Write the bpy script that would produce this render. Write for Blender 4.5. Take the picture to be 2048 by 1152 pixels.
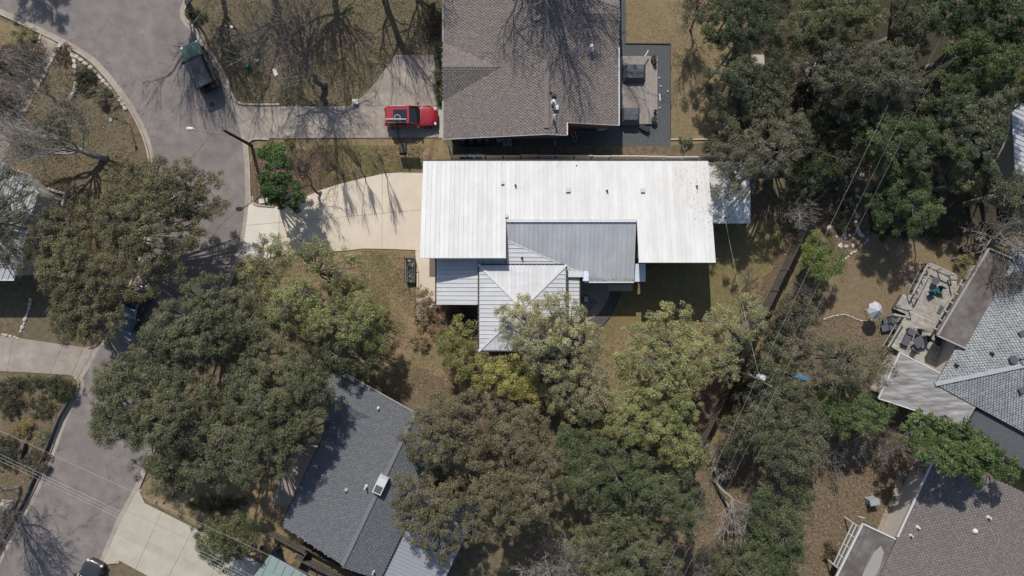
import bpy, math, random
import numpy as np
from math import sin, cos, pi, radians, sqrt, atan2

S = bpy.context.scene
for o in list(bpy.data.objects):
    bpy.data.objects.remove(o)

# ---------------------------------------------------------------- camera, sky, sun, exposure
H = 62.0                       # metres above the ground
F = 1364.0                     # focal length in photo pixels (2048 wide)
cam_d = bpy.data.cameras.new('camera'); cam = bpy.data.objects.new('camera', cam_d)
S.collection.objects.link(cam); S.camera = cam
cam.location = (0, 0, H); cam.rotation_euler = (0, 0, 0)
cam_d.sensor_width = 36; cam_d.lens = 36 * F / 2048; cam_d.clip_start = 1; cam_d.clip_end = 5000

SUN_EL = 46.5
SH = (0.245, -0.970)           # direction in which shadows fall
wd = bpy.data.worlds.new('World'); S.world = wd; wd.use_nodes = True
nt = wd.node_tree; bg = nt.nodes['Background']
sky = nt.nodes.new('ShaderNodeTexSky'); sky.sky_type = 'NISHITA'; sky.sun_disc = False
sky.sun_elevation = radians(SUN_EL); sky.sun_rotation = radians(math.degrees(atan2(-SH[0], -SH[1])))
nt.links.new(sky.outputs[0], bg.inputs[0]); bg.inputs[1].default_value = 0.105
sl = bpy.data.lights.new('sun', 'SUN'); sun = bpy.data.objects.new('sun', sl); S.collection.objects.link(sun)
sl.energy = 3.7; sl.angle = radians(0.5); sl.color = (1.0, 0.965, 0.90)
sun.location = (0, 0, 50)
sun.rotation_euler = (0, radians(90 - SUN_EL), atan2(-SH[1], -SH[0]))
S.view_settings.view_transform = 'Standard'; S.view_settings.look = 'None'
S.view_settings.exposure = 0.13; S.view_settings.gamma = 1.0; S.view_settings.use_curve_mapping = False
S.render.engine = 'CYCLES'

R = random.Random(11)
N = np.random.default_rng(7)
PX = H / F                     # metres per photo pixel on the ground

def W(px, py, z=0.0):
    s = (H - z) / F
    return ((px - 1024) * s, (576 - py) * s, z)
def W2(px, py, z=0.0):
    return W(px, py, z)[:2]
def WP(pts, z=0.0):
    return [W2(x, y, z) for x, y in pts]

# ---------------------------------------------------------------- object helpers
def link(o, parent=None):
    S.collection.objects.link(o)
    if parent is not None: o.parent = parent
    return o
def tag(o, label=None, cat=None, group=None, kind=None):
    if label: o['label'] = label
    if cat: o['category'] = cat
    if group: o['group'] = group
    if kind: o['kind'] = kind
    return o
def thing(name, label, cat, loc=(0, 0, 0), rz=0, group=None):
    o = bpy.data.objects.new(name, None); o.empty_display_size = .3
    o.location = loc; o.rotation_euler = (0, 0, rz); link(o)
    return tag(o, label, cat, group)
def copy_tree(o, parent=None):
    c = o.copy(); link(c, parent)
    for ch in o.children: copy_tree(ch, c)
    return c

class MB:
    """collects polygons, builds one mesh object"""
    def __init__(s): s.v = []; s.f = []; s.mi = []; s.m = 0; s.c = []; s.col = None
    def add(s, vs, fs):
        b = len(s.v); s.v += [tuple(p) for p in vs]
        for f in fs: s.f.append([b + i for i in f]); s.mi.append(s.m)
        s.c += [s.col or (1, 1, 1)] * len(vs); return s
    def box(s, c, d, rz=0, taper=1.0):
        x, y, z = d[0] / 2, d[1] / 2, d[2] / 2; ca, sa = cos(rz), sin(rz); vs = []
        for dz in (-z, z):
            t = taper if dz > 0 else 1
            for dx, dy in ((-x, -y), (x, -y), (x, y), (-x, y)):
                dx *= t; dy *= t
                vs.append((c[0] + dx * ca - dy * sa, c[1] + dx * sa + dy * ca, c[2] + dz))
        return s.add(vs, [(3, 2, 1, 0), (4, 5, 6, 7), (0, 1, 5, 4), (1, 2, 6, 5), (2, 3, 7, 6), (3, 0, 4, 7)])
    def beam(s, a, b, w, h):
        a = np.array(a, float); b = np.array(b, float); d = b - a; L = np.linalg.norm(d)
        if L < 1e-6: return s
        d /= L; up = np.array((0, 0, 1.)) if abs(d[2]) < .95 else np.array((1., 0, 0))
        r = np.cross(d, up); r /= np.linalg.norm(r); u = np.cross(r, d); vs = []
        for p in (a, b):
            for i, j in ((-1, -1), (1, -1), (1, 1), (-1, 1)): vs.append(p + r * i * w / 2 + u * j * h / 2)
        return s.add(vs, [(0, 1, 2, 3), (7, 6, 5, 4), (0, 4, 5, 1), (1, 5, 6, 2), (2, 6, 7, 3), (3, 7, 4, 0)])
    def prism(s, poly, top, bot=None, th=None):
        """poly 2-D; top/bot: number or function(x, y); th: thickness below top"""
        if area(poly) < 0: poly = poly[::-1]
        ft = top if callable(top) else (lambda x, y: top)
        if th is not None: fb = lambda x, y: ft(x, y) - th
        else: fb = bot if callable(bot) else (lambda x, y: bot)
        n = len(poly)
        vs = [(x, y, ft(x, y)) for x, y in poly] + [(x, y, fb(x, y)) for x, y in poly]
        fs = [list(range(n)), list(range(2 * n - 1, n - 1, -1))]
        fs += [(i, i + n, (i + 1) % n + n, (i + 1) % n) for i in range(n)]
        return s.add(vs, fs)
    def flat(s, poly, z):
        if area(poly) < 0: poly = poly[::-1]
        fz = z if callable(z) else (lambda x, y: z)
        return s.add([(x, y, fz(x, y)) for x, y in poly], [list(range(len(poly)))])
    def tube(s, pts, rad, k=6, cap=True):
        pts = [np.array(p, float) for p in pts]; n = len(pts); vs = []; prev = None
        rad = rad if hasattr(rad, '__len__') else [rad] * n
        for i in range(n):
            d = pts[min(i + 1, n - 1)] - pts[max(i - 1, 0)]; L = np.linalg.norm(d); d = d / L if L > 1e-9 else np.array((0, 0, 1.))
            if prev is None:
                up = np.array((0, 0, 1.)) if abs(d[2]) < .9 else np.array((1., 0, 0)); r = np.cross(d, up)
            else: r = prev - d * prev.dot(d)
            r /= (np.linalg.norm(r) + 1e-9); prev = r; u = np.cross(d, r)
            for j in range(k):
                a = 2 * pi * j / k; vs.append(pts[i] + (r * cos(a) + u * sin(a)) * rad[i])
        fs = [(i * k + j, i * k + (j + 1) % k, (i + 1) * k + (j + 1) % k, (i + 1) * k + j) for i in range(n - 1) for j in range(k)]
        if cap: fs += [list(range(k))[::-1], [(n - 1) * k + j for j in range(k)]]
        return s.add(vs, fs)
    def cyl(s, c, r, h, k=16, r2=None):
        return s.tube([c, (c[0], c[1], c[2] + h)], [r, r if r2 is None else r2], k)
    def build(s, name, mats, parent=None, smooth=False, bevel=0, loc=None):
        me = bpy.data.meshes.new(name); me.from_pydata([tuple(map(float, p)) for p in s.v], [], s.f)
        mats = mats if isinstance(mats, (list, tuple)) else [mats]
        for m in mats: me.materials.append(m)
        if len(mats) > 1:
            for p, i in zip(me.polygons, s.mi): p.material_index = i
        if any(c != (1, 1, 1) for c in s.c):
            a = me.attributes.new('Col', 'FLOAT_COLOR', 'POINT')
            a.data.foreach_set('color', np.hstack([np.array(s.c, np.float32), np.ones((len(s.c), 1), np.float32)]).ravel())
        if smooth: me.polygons.foreach_set('use_smooth', [True] * len(me.polygons))
        me.update()
        o = bpy.data.objects.new(name, me); link(o, parent)
        if loc: o.location = loc
        if bevel:
            b = o.modifiers.new('b', 'BEVEL'); b.width = bevel; b.segments = 2; b.limit_method = 'ANGLE'
        return o

def np_mesh(name, V, col, mat, parent=None, q=4):
    """V (n, q, 3) separate polygons, col (n, 3)"""
    n = len(V); me = bpy.data.meshes.new(name)
    me.vertices.add(n * q); me.vertices.foreach_set('co', V.astype(np.float32).ravel())
    me.loops.add(n * q); me.loops.foreach_set('vertex_index', np.arange(n * q, dtype=np.int32))
    me.polygons.add(n); me.polygons.foreach_set('loop_start', np.arange(0, n * q, q, dtype=np.int32))
    if hasattr(me.polygons[0], 'loop_total'):
        try: me.polygons.foreach_set('loop_total', np.full(n, q, dtype=np.int32))
        except Exception: pass
    me.materials.append(mat)
    a = me.attributes.new('Col', 'FLOAT_COLOR', 'POINT')
    c = np.ones((n * q, 4), np.float32); c[:, :3] = np.repeat(col, q, axis=0); a.data.foreach_set('color', c.ravel())
    me.update(calc_edges=True)
    o = bpy.data.objects.new(name, me); return link(o, parent)

# ---------------------------------------------------------------- 2-D helpers
def area(p): return .5 * sum(p[i][0] * p[(i + 1) % len(p)][1] - p[(i + 1) % len(p)][0] * p[i][1] for i in range(len(p)))
def clip(poly, nx, ny, d):
    """keep the side nx*x+ny*y <= d"""
    out = []
    for i in range(len(poly)):
        a, b = poly[i], poly[(i + 1) % len(poly)]
        da, db = nx * a[0] + ny * a[1] - d, nx * b[0] + ny * b[1] - d
        if da <= 0: out.append(a)
        if (da < 0 < db) or (db < 0 < da):
            t = da / (da - db); out.append((a[0] + (b[0] - a[0]) * t, a[1] + (b[1] - a[1]) * t))
    res = []
    for p in out:
        if not res or abs(p[0] - res[-1][0]) + abs(p[1] - res[-1][1]) > 1e-4: res.append(p)
    if len(res) > 1 and abs(res[0][0] - res[-1][0]) + abs(res[0][1] - res[-1][1]) < 1e-4: res.pop()
    return res
def strip(poly, nx, ny, d0, d1): 
    p = clip(poly, nx, ny, d1)
    return clip(p, -nx, -ny, -d0) if len(p) > 2 else []
def offset(poly, d):
    """inset by d (positive shrinks)"""
    if area(poly) < 0: poly = poly[::-1]
    n = len(poly); L = []
    for i in range(n):
        a, b = poly[i], poly[(i + 1) % n]; ex, ey = b[0] - a[0], b[1] - a[1]; l = math.hypot(ex, ey)
        nx, ny = -ey / l, ex / l; L.append((nx, ny, nx * a[0] + ny * a[1] + d))
    out = []
    for i in range(n):
        a, b = L[i - 1], L[i]; det = a[0] * b[1] - a[1] * b[0]
        if abs(det) < 1e-6: out.append((poly[i][0] + b[0] * d, poly[i][1] + b[1] * d)); continue
        out.append(((a[2] * b[1] - b[2] * a[1]) / det, (a[0] * b[2] - b[0] * a[2]) / det))
    return out
def inside(P, poly):
    x, y = P[:, 0], P[:, 1]; c = np.zeros(len(P), bool); n = len(poly)
    for i in range(n):
        x0, y0 = poly[i]; x1, y1 = poly[(i + 1) % n]
        if y0 == y1: continue
        m = (y0 > y) != (y1 > y); c ^= m & (x < (x1 - x0) * (y - y0) / (y1 - y0) + x0)
    return c
def plane(a, b, c):
    a, b, c = map(np.array, (a, b, c)); n = np.cross(b - a, c - a); d = n.dot(a)
    f = lambda x, y: (d - n[0] * x - n[1] * y) / n[2]
    f.g = (-n[0] / n[2], -n[1] / n[2]); return f
def smooth_line(pts, step=1.0):
    """Catmull-Rom through pts, resampled"""
    P = [np.array(p, float) for p in pts]; P = [2 * P[0] - P[1]] + P + [2 * P[-1] - P[-2]]; out = []
    for i in range(1, len(P) - 2):
        n = max(2, int(np.linalg.norm(P[i + 1] - P[i]) / step))
        for k in range(n):
            t = k / n
            out.append(tuple(.5 * (2 * P[i] + (P[i + 1] - P[i - 1]) * t + (2 * P[i - 1] - 5 * P[i] + 4 * P[i + 1] - P[i + 2]) * t * t + (3 * P[i] - P[i - 1] - 3 * P[i + 1] + P[i + 2]) * t ** 3)))
    out.append(tuple(P[-2])); return out
def ribbon(line, o0, o1):
    """polygon between two offsets of a line (offset to the left is positive)"""
    n = len(line); A = []; B = []
    for i in range(n):
        a, b = line[max(0, i - 1)], line[min(n - 1, i + 1)]; dx, dy = b[0] - a[0], b[1] - a[1]; l = math.hypot(dx, dy)
        nx, ny = -dy / l, dx / l
        A.append((line[i][0] + nx * o0, line[i][1] + ny * o0)); B.append((line[i][0] + nx * o1, line[i][1] + ny * o1))
    return A, B
def strip_mesh(mb, line, o0, o1, z0, z1, ztop=None):
    A, B = ribbon(line, o0, o1); n = len(A)
    vs = [(x, y, z1) for x, y in A] + [(x, y, z1) for x, y in B] + [(x, y, z0) for x, y in A] + [(x, y, z0) for x, y in B]
    fs = []
    for i in range(n - 1):
        fs += [(i, i + 1, n + i + 1, n + i), (2 * n + i, 2 * n + i + 1, i + 1, i), (n + i, n + i + 1, 3 * n + i + 1, 3 * n + i)]
    fs += [(0, n, 3 * n, 2 * n), (n - 1, 3 * n - 1, 4 * n - 1, 2 * n - 1)]
    mb.add(vs, fs)
def rough_poly(poly, amp=.15, step=.5, seed=1):
    r = random.Random(seed); out = []; n = len(poly)
    for i in range(n):
        a, b = poly[i], poly[(i + 1) % n]; L = math.hypot(b[0] - a[0], b[1] - a[1]); k = max(1, int(L / step))
        for j in range(k):
            t = j / k; out.append((a[0] + (b[0] - a[0]) * t + r.uniform(-amp, amp), a[1] + (b[1] - a[1]) * t + r.uniform(-amp, amp)))
    return out

# ---------------------------------------------------------------- materials
MATS = {}
def nodes(name):
    m = bpy.data.materials.new(name); m.use_nodes = True; t = m.node_tree
    return m, t, t.nodes['Principled BSDF'], t.nodes.new, t.links.new
def mat(name, cols, scale=3.0, rough=.8, bump=.0, bscale=None, detail=6, fine=.0, metal=0, stretch=None, attr=False, spec=.3, big=0, bigscale=.25, bigcol=None, tilt=0, lo=.3, hi=.7, crack=0, orand=0):
    """noise blend between colours; optional large patches, fine speckle, cracks"""
    if name in MATS: return MATS[name]
    m, t, b, nn, ln = nodes(name); b.inputs['Roughness'].default_value = rough; b.inputs['Metallic'].default_value = metal
    b.inputs['Specular IOR Level'].default_value = spec
    geo = nn('ShaderNodeNewGeometry'); pos = geo.outputs['Position']
    if stretch:
        mp = nn('ShaderNodeMapping'); mp.inputs['Scale'].default_value = stretch; mp.inputs['Rotation'].default_value = (0, 0, tilt)
        ln(pos, mp.inputs['Vector']); pos = mp.outputs[0]
    def noise(sc, det=detail, p=pos):
        n = nn('ShaderNodeTexNoise'); n.inputs['Scale'].default_value = sc; n.inputs['Detail'].default_value = det; n.inputs['Roughness'].default_value = .62
        ln(p, n.inputs['Vector']); return n.outputs['Fac']
    def mix(f, a, c, mode='MIX'):
        x = nn('ShaderNodeMix'); x.data_type = 'RGBA'; x.blend_type = mode
        for s_, v in ((x.inputs['Factor'], f), (x.inputs['A'], a), (x.inputs['B'], c)):
            if isinstance(v, (int, float)): s_.default_value = v
            elif isinstance(v, tuple): s_.default_value = (*v, 1)
            else: ln(v, s_)
        return x.outputs['Result']
    r = nn('ShaderNodeValToRGB'); ln(noise(scale), r.inputs[0]); e = r.color_ramp.elements
    while len(e) < len(cols): e.new(.5)
    for i, c in enumerate(cols):
        e[i].position = lo + (hi - lo) * i / max(1, len(cols) - 1); e[i].color = (*c, 1)
    out = r.outputs[0]
    if big:
        q = nn('ShaderNodeMapRange'); ln(noise(bigscale, 4, geo.outputs['Position']), q.inputs[0]); q.inputs[1].default_value = .42; q.inputs[2].default_value = .62
        q.inputs[4].default_value = big
        out = mix(q.outputs[0], out, bigcol or tuple(c * .6 for c in cols[0]))
    if fine:
        q = nn('ShaderNodeMapRange'); ln(noise(28, 3), q.inputs[0]); q.inputs[1].default_value = .3; q.inputs[2].default_value = .7
        q.inputs[3].default_value = 1 - fine; q.inputs[4].default_value = 1 + fine
        out = mix(1.0, out, q.outputs[0], 'MULTIPLY')
    if crack:
        v = nn('ShaderNodeTexVoronoi'); v.feature = 'DISTANCE_TO_EDGE'; v.inputs['Scale'].default_value = .22
        wv = nn('ShaderNodeTexNoise'); wv.inputs['Scale'].default_value = 1.1; wv.inputs['Detail'].default_value = 5; ln(geo.outputs['Position'], wv.inputs['Vector'])
        ad = nn('ShaderNodeVectorMath'); ad.operation = 'MULTIPLY_ADD'; ln(wv.outputs['Color'], ad.inputs[0]); ad.inputs[1].default_value = (1.6, 1.6, 0); ln(geo.outputs['Position'], ad.inputs[2])
        ln(ad.outputs[0], v.inputs['Vector'])
        q = nn('ShaderNodeMapRange'); ln(v.outputs['Distance'], q.inputs[0]); q.inputs[1].default_value = 0; q.inputs[2].default_value = .006; q.inputs[3].default_value = crack; q.inputs[4].default_value = 0
        out = mix(q.outputs[0], out, (.05, .05, .048))
    if orand:
        oi = nn('ShaderNodeObjectInfo'); q = nn('ShaderNodeMapRange'); ln(oi.outputs['Random'], q.inputs[0]); q.inputs[3].default_value = 1 - orand; q.inputs[4].default_value = 1 + orand * .6
        out = mix(1.0, out, q.outputs[0], 'MULTIPLY')
    if attr:
        a = nn('ShaderNodeAttribute'); a.attribute_name = 'Col'; out = mix(1.0, out, a.outputs['Color'], 'MULTIPLY')
    ln(out, b.inputs['Base Color'])
    if bump:
        bp = nn('ShaderNodeBump'); bp.inputs['Strength'].default_value = bump; bp.inputs['Distance'].default_value = .05
        ln(noise(bscale or scale * 3), bp.inputs['Height']); ln(bp.outputs[0], b.inputs['Normal'])
    MATS[name] = m; return m
def plain(name, c, rough=.6, metal=0, spec=.5, coat=0):
    if name in MATS: return MATS[name]
    v = .06
    m = mat(name, [tuple(x * (1 - v) for x in c), tuple(x * (1 + v) for x in c)], 6, rough, metal=metal, spec=spec)
    if coat: m.node_tree.nodes['Principled BSDF'].inputs['Coat Weight'].default_value = coat
    return m
def leaf_mat(name, trans=.25, rough=.55):
    m, t, b, nn, ln = nodes(name); a = nn('ShaderNodeAttribute'); a.attribute_name = 'Col'
    ln(a.outputs['Color'], b.inputs['Base Color']); b.inputs['Roughness'].default_value = rough; b.inputs['Specular IOR Level'].default_value = .35
    tr = nn('ShaderNodeBsdfTranslucent'); ln(a.outputs['Color'], tr.inputs[0]); mx = nn('ShaderNodeMixShader'); mx.inputs[0].default_value = trans
    ln(b.outputs[0], mx.inputs[1]); ln(tr.outputs[0], mx.inputs[2]); ln(mx.outputs[0], t.nodes['Material Output'].inputs[0]); return m
def glass(name, c=(.02, .025, .03), rough=.05):
    m = plain(name, c, rough, spec=.8); return m

M_leaf = leaf_mat('leaf'); M_litter = leaf_mat('litter', .05, .8)
M_bark = mat('bark', [(.10, .085, .07), (.24, .215, .19)], 9, .9, .5, stretch=(1, 1, .3))
M_barkpale = mat('pale_bark', [(.17, .15, .125), (.36, .325, .285)], 9, .9, .4, stretch=(1, 1, .3))
M_asph = mat('asphalt', [(.172, .148, .136), (.245, .214, .197)], .8, .9, .25, 60, fine=.13, big=.5, bigscale=.16, bigcol=(.165, .147, .139), crack=.45, lo=.35, hi=.65)
M_gutter = mat('gutter_concrete', [(.30, .255, .215), (.42, .37, .31)], 1.6, .9, .2, 40, fine=.12, big=.4, bigcol=(.24, .2, .17))
M_kerb = mat('kerb_concrete', [(.33, .27, .21), (.46, .39, .32)], 2.5, .9, .2, 40, fine=.1, big=.4, bigcol=(.25, .2, .16))
M_drive = mat('driveway_concrete', [(.58, .49, .385), (.66, .57, .455)], .7, .85, .15, 50, fine=.05, big=.3, bigscale=.3, bigcol=(.50, .42, .335), orand=.03, crack=.15)
M_drive_white = mat('apron_concrete', [(.58, .53, .45), (.66, .61, .53)], .8, .85, .15, 50, fine=.06, big=.3, bigcol=(.53, .48, .41))
M_old = mat('old_concrete', [(.27, .225, .185), (.40, .345, .29)], .9, .9, .2, 40, fine=.1, big=.55, bigscale=.35, bigcol=(.24, .195, .165))
M_pale = mat('pale_concrete', [(.40, .36, .29), (.48, .44, .365)], .9, .9, .2, 40, fine=.08, big=.4, bigscale=.3, bigcol=(.37, .33, .265))
M_joint = plain('joint_dirt', (.12, .10, .08), .95)
M_ground = mat('leafy_soil', [(.07, .05, .035), (.15, .11, .07), (.21, .155, .10)], 2.2, .95, .6, 18, detail=10, fine=.35, big=.6, bigscale=.2, bigcol=(.115, .11, .055))
M_lawn = mat('winter_lawn', [(.15, .105, .06), (.25, .175, .10), (.31, .22, .13)], 1.6, .95, .5, 25, detail=10, fine=.3, big=.5, bigscale=.3, bigcol=(.14, .14, .06))
M_dormant = mat('dormant_lawn', [(.19, .142, .08), (.27, .205, .118)], 2.0, .95, .5, 25, detail=10, fine=.22, big=.4, bigscale=.25, bigcol=(.175, .15, .075))
M_brownlawn = mat('brown_lawn', [(.11, .085, .052), (.20, .155, .098)], 2.0, .95, .5, 25, detail=10, fine=.28, big=.5, bigscale=.25, bigcol=(.10, .105, .048))
M_green = mat('green_grass', [(.125, .115, .045), (.22, .18, .085)], 1.8, .95, .5, 25, detail=10, fine=.3, big=.5, bigcol=(.23, .155, .085))
M_mulch = mat('mulch', [(.085, .062, .04), (.19, .135, .085)], 6, .95, .6, 20, detail=8, fine=.35)
M_gravel = mat('dark_gravel', [(.055, .06, .065), (.12, .125, .13)], 14, .9, .5, 30, fine=.35)
M_rock = mat('limestone', [(.36, .32, .27), (.58, .53, .46)], 4, .9, .4, 20, fine=.15)
M_white = mat('white_metal_roof', [(.555, .545, .525), (.645, .637, .625)], 1.8, .65, stretch=(1, .12, 1), spec=.35, big=.25, bigscale=.5, bigcol=(.52, .495, .46), fine=.025, orand=.06)
M_galv = mat('grey_metal_roof', [(.40, .41, .425), (.50, .505, .515)], 1.5, .45, stretch=(1, .2, 1), spec=.35, orand=.06, big=.3, bigscale=.7, bigcol=(.37, .365, .36))
M_galvl = mat('light_metal_roof', [(.49, .49, .49), (.60, .60, .595)], 1.3, .45, stretch=(.25, 1, 1), spec=.35, big=.3, bigscale=.6, bigcol=(.46, .455, .445), orand=.07, fine=.03)
M_trimd = plain('dark_trim', (.03, .028, .028), .5)
M_trimw = plain('white_trim', (.58, .57, .55), .5)
M_sh_brown = mat('brown_shingle', [(.178, .147, .130), (.242, .205, .185)], 5, .95, fine=.12, attr=True, big=.3, bigcol=(.21, .175, .152), bigscale=.4)
M_sh_dark = mat('charcoal_shingle', [(.108, .114, .124), (.158, .165, .177)], 5, .95, fine=.12, attr=True, big=.25, bigcol=(.125, .128, .135), bigscale=.4)
M_sh_light = mat('pale_shingle', [(.27, .285, .285), (.38, .39, .39)], 5, .95, fine=.12, attr=True, big=.45, bigcol=(.19, .20, .21), bigscale=.8)
M_sh_mauve = mat('mauve_shingle', [(.165, .138, .129), (.22, .188, .177)], 5, .95, fine=.12, attr=True, big=.3, bigcol=(.195, .165, .155), bigscale=.3)
M_wall = mat('stucco_wall', [(.42, .38, .33), (.5, .46, .4)], 3, .9, .1)
M_brick = mat('brick_wall', [(.15, .12, .10), (.22, .175, .14)], 8, .9, .2)
M_deck = mat('deck_boards', [(.25, .215, .195), (.33, .29, .265)], 3, .85, fine=.1, orand=.12)
M_olddeck = mat('weathered_boards', [(.26, .24, .21), (.47, .435, .38)], 2.5, .9, fine=.15, orand=.18)
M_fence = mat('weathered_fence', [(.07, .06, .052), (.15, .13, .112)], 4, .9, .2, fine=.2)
M_fencep = mat('pale_fence', [(.46, .44, .41), (.66, .63, .59)], 3, .9, fine=.15, big=.3, bigcol=(.38, .36, .33))  # pale tone lifted to carry light bounced off the white roof
M_black = plain('black_plastic', (.02, .02, .022), .45)
M_dgrey = plain('dark_grey_cover', (.085, .09, .10), .75)
M_grey = plain('grey_paint', (.25, .26, .27), .5)
M_steel = plain('galvanised_steel', (.5, .5, .5), .4, metal=.6)
M_wood = mat('creosoted_pole', [(.05, .032, .022), (.09, .06, .045)], 8, .9, .3, stretch=(1, 1, .2))
M_membrane = mat('flat_roof_membrane', [(.125, .113, .105), (.20, .183, .17)], 1.5, .9, fine=.12, big=.7, bigscale=.45, bigcol=(.085, .06, .045))
M_glass = glass('dark_glass')
M_cap_brown = mat('brown_cap', [(.17, .14, .125), (.22, .185, .165)], 5, .95, fine=.2)
M_cap_dark = mat('charcoal_cap', [(.14, .145, .155), (.18, .185, .195)], 5, .95, fine=.2)
M_cap_light = mat('pale_cap', [(.34, .35, .35), (.42, .43, .43)], 5, .95, fine=.2)
M_dormant2 = mat('dry_lawn', [(.17, .125, .075), (.245, .18, .11)], 2.0, .95, .5, 25, detail=10, fine=.22, big=.4, bigscale=.25, bigcol=(.16, .13, .075))
M_litterbed = mat('leaf_mould', [(.08, .056, .038), (.16, .115, .075), (.24, .18, .115)], 3.5, .95, .6, 18, detail=10, fine=.35, big=.5, bigscale=.35, bigcol=(.13, .115, .065))
M_wood_shade = mat('shaded_woodland_floor', [(.035, .028, .02), (.075, .055, .038)], 3.5, .95, .6, 18, detail=10, fine=.35, big=.5, bigscale=.35, bigcol=(.04, .045, .022))  # leaf mould darkened to put the canopy's shade into its colour
M_trimg = plain('faded_trim', (.33, .31, .29), .7)
# ================================================================ SETTING
def sheet(name, poly, z, m, kind='structure'):
    return tag(MB().flat(poly, z).build(name, m), kind=kind)
sheet('ground', [(-1200, -1200), (1200, -1200), (1200, 1200), (-1200, 1200)], 0, M_ground)

EDGE_L = WP([(-420, -150), (-200, -60), (-60, 5), (0, 26), (50, 49), (100, 73), (150, 99), (185, 123), (212, 151), (234, 178), (255, 208), (275, 242), (290, 276), (299, 310), (304, 350), (302, 420), (285, 510), (258, 580), (225, 640), (160, 775), (130, 830), (100, 910), (60, 1000), (0, 1112), (-60, 1230), (-200, 1500)])
EDGE_R = WP([(640, -180), (470, -70), (400, -20), (370, 12), (370, 36), (395, 65), (420, 105), (446, 145), (464, 190), (476, 225), (484, 255), (492, 290), (497, 330), (499, 400), (492, 460), (470, 540), (435, 625), (391, 720), (326, 855), (270, 985), (235, 1055), (203, 1130), (160, 1220), (20, 1500)])
rl = smooth_line(EDGE_L, .6); rr = smooth_line(EDGE_R, .6)
sheet('road', rl + rr[::-1], .012, M_asph)
def kerb_run(pts, side, name='kerb', gutter=True, step=.5):
    """side +1: the lot lies to the left of the line's direction"""
    ln_ = smooth_line(WP(pts), step)
    m = MB(); strip_mesh(m, ln_, side * .17, 0, 0, .13) if side > 0 else strip_mesh(m, ln_, 0, -.17, 0, .13)
    tag(m.build(name, M_kerb), kind='structure')
    if gutter:
        g = MB(); strip_mesh(g, ln_, 0, -.36, .0, .018) if side > 0 else strip_mesh(g, ln_, .36, 0, .0, .018)
        tag(g.build('gutter', M_gutter), kind='structure')
kerb_run([(-420, -150), (-200, -60), (-60, 5), (0, 26), (50, 49), (100, 73), (150, 99), (185, 123), (212, 151), (234, 178), (255, 208), (275, 242), (290, 276), (299, 310), (304, 350), (302, 420), (285, 510), (258, 580), (225, 640), (208, 673), (192, 693), (176, 697)], -1)
kerb_run([(150, 753), (157, 757), (160, 775), (130, 830), (100, 910), (60, 1000), (0, 1112), (-60, 1230), (-200, 1500)], -1)
kerb_run([(640, -180), (470, -70), (400, -20), (372, 8), (369, 36), (395, 65), (420, 105), (446, 145), (462, 188), (470, 203), (482, 209), (500, 211), (560, 211)], 1)
kerb_run([(540, 277), (512, 276), (500, 280), (494, 292), (497, 330), (499, 392), (504, 405), (514, 412), (548, 415)], 1)
kerb_run([(500, 528), (484, 520), (474, 528), (466, 550), (435, 625), (391, 720), (326, 855), (277, 975)], 1)
kerb_run([(240, 1122), (216, 1124), (203, 1132), (160, 1220), (20, 1500)], 1)
# gutters across the driveway mouths
for a in ([(466, 203), (478, 235), (488, 262), (494, 292)], [(499, 392), (492, 460), (478, 520)], [(277, 975), (240, 1045), (203, 1132)], [(192, 693), (176, 725), (157, 757)]):
    g = MB(); l_ = smooth_line(WP(a), .5); A, B = ribbon(l_, .36, -.36) ; g.flat(A + B[::-1], .024); tag(g.build('gutter', M_gutter), kind='structure')

def driveway(name, poly, cuts, m, z=.05, gap=.012):
    """cuts: list of (a, b) joint lines in world; every cell between them is a slab"""
    base = tag(MB().prism(poly, z - .02, 0).build(name, M_joint), kind='structure')
    cells = [poly]
    for (a, b) in cuts:
        dx, dy = b[0] - a[0], b[1] - a[1]; l = math.hypot(dx, dy); nx, ny = -dy / l, dx / l; d = nx * a[0] + ny * a[1]; new = []
        for c in cells:
            for q in (clip(c, nx, ny, d - gap), clip(c, -nx, -ny, -d - gap)):
                if len(q) > 2 and abs(area(q)) > .3: new.append(q)
        cells = new
    for c in cells:
        mm = m(c) if callable(m) else m
        MB().prism(c, z, 0.004).build('slab', mm, base)
    return base
def L2(a, b): return (W2(*a), W2(*b))
driveway('driveway', WP([(474, 212), (500, 214), (700, 212), (728, 192), (752, 165), (775, 132), (790, 110), (868, 110), (871, 160), (875, 212), (876, 275), (560, 277), (512, 276), (500, 280), (492, 285), (482, 250)]),
         [L2((545, 100), (560, 300)), L2((752, 100), (752, 300)), L2((650, 0), (656, 300)), L2((600, 212), (900, 212))], M_old)
sheet('side_path', WP([(877, 212), (889, 212), (889, 276), (877, 276)]), .055, M_pale)
driveway('driveway', WP([(499, 400), (505, 406), (514, 413), (548, 415), (580, 407), (606, 396), (642, 380), (683, 367), (728, 356), (769, 347), (800, 345), (850, 346), (850, 517), (872, 517), (872, 640), (834, 640), (831, 500), (780, 498), (728, 497), (692, 501), (640, 506), (560, 510), (500, 524), (482, 522), (491, 465)]),
         [L2((560, 380), (556, 540)), L2((765, 300), (764, 540)), L2((706, 432), (841, 420)), L2((600, 502), (900, 502))],
         lambda c: M_drive_white if max(p[0] for p in c) < W2(570, 0)[0] else M_drive)
driveway('driveway', WP([(277, 978), (290, 1006), (320, 1021), (387, 1055), (500, 1115), (640, 1190), (380, 1200), (297, 1152), (240, 1121), (213, 1125), (203, 1133), (240, 1048)]),
         [L2((323, 1025), (273, 1135)), L2((382, 1066), (337, 1155)), L2((450, 1090), (405, 1190))], M_pale)
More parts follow.
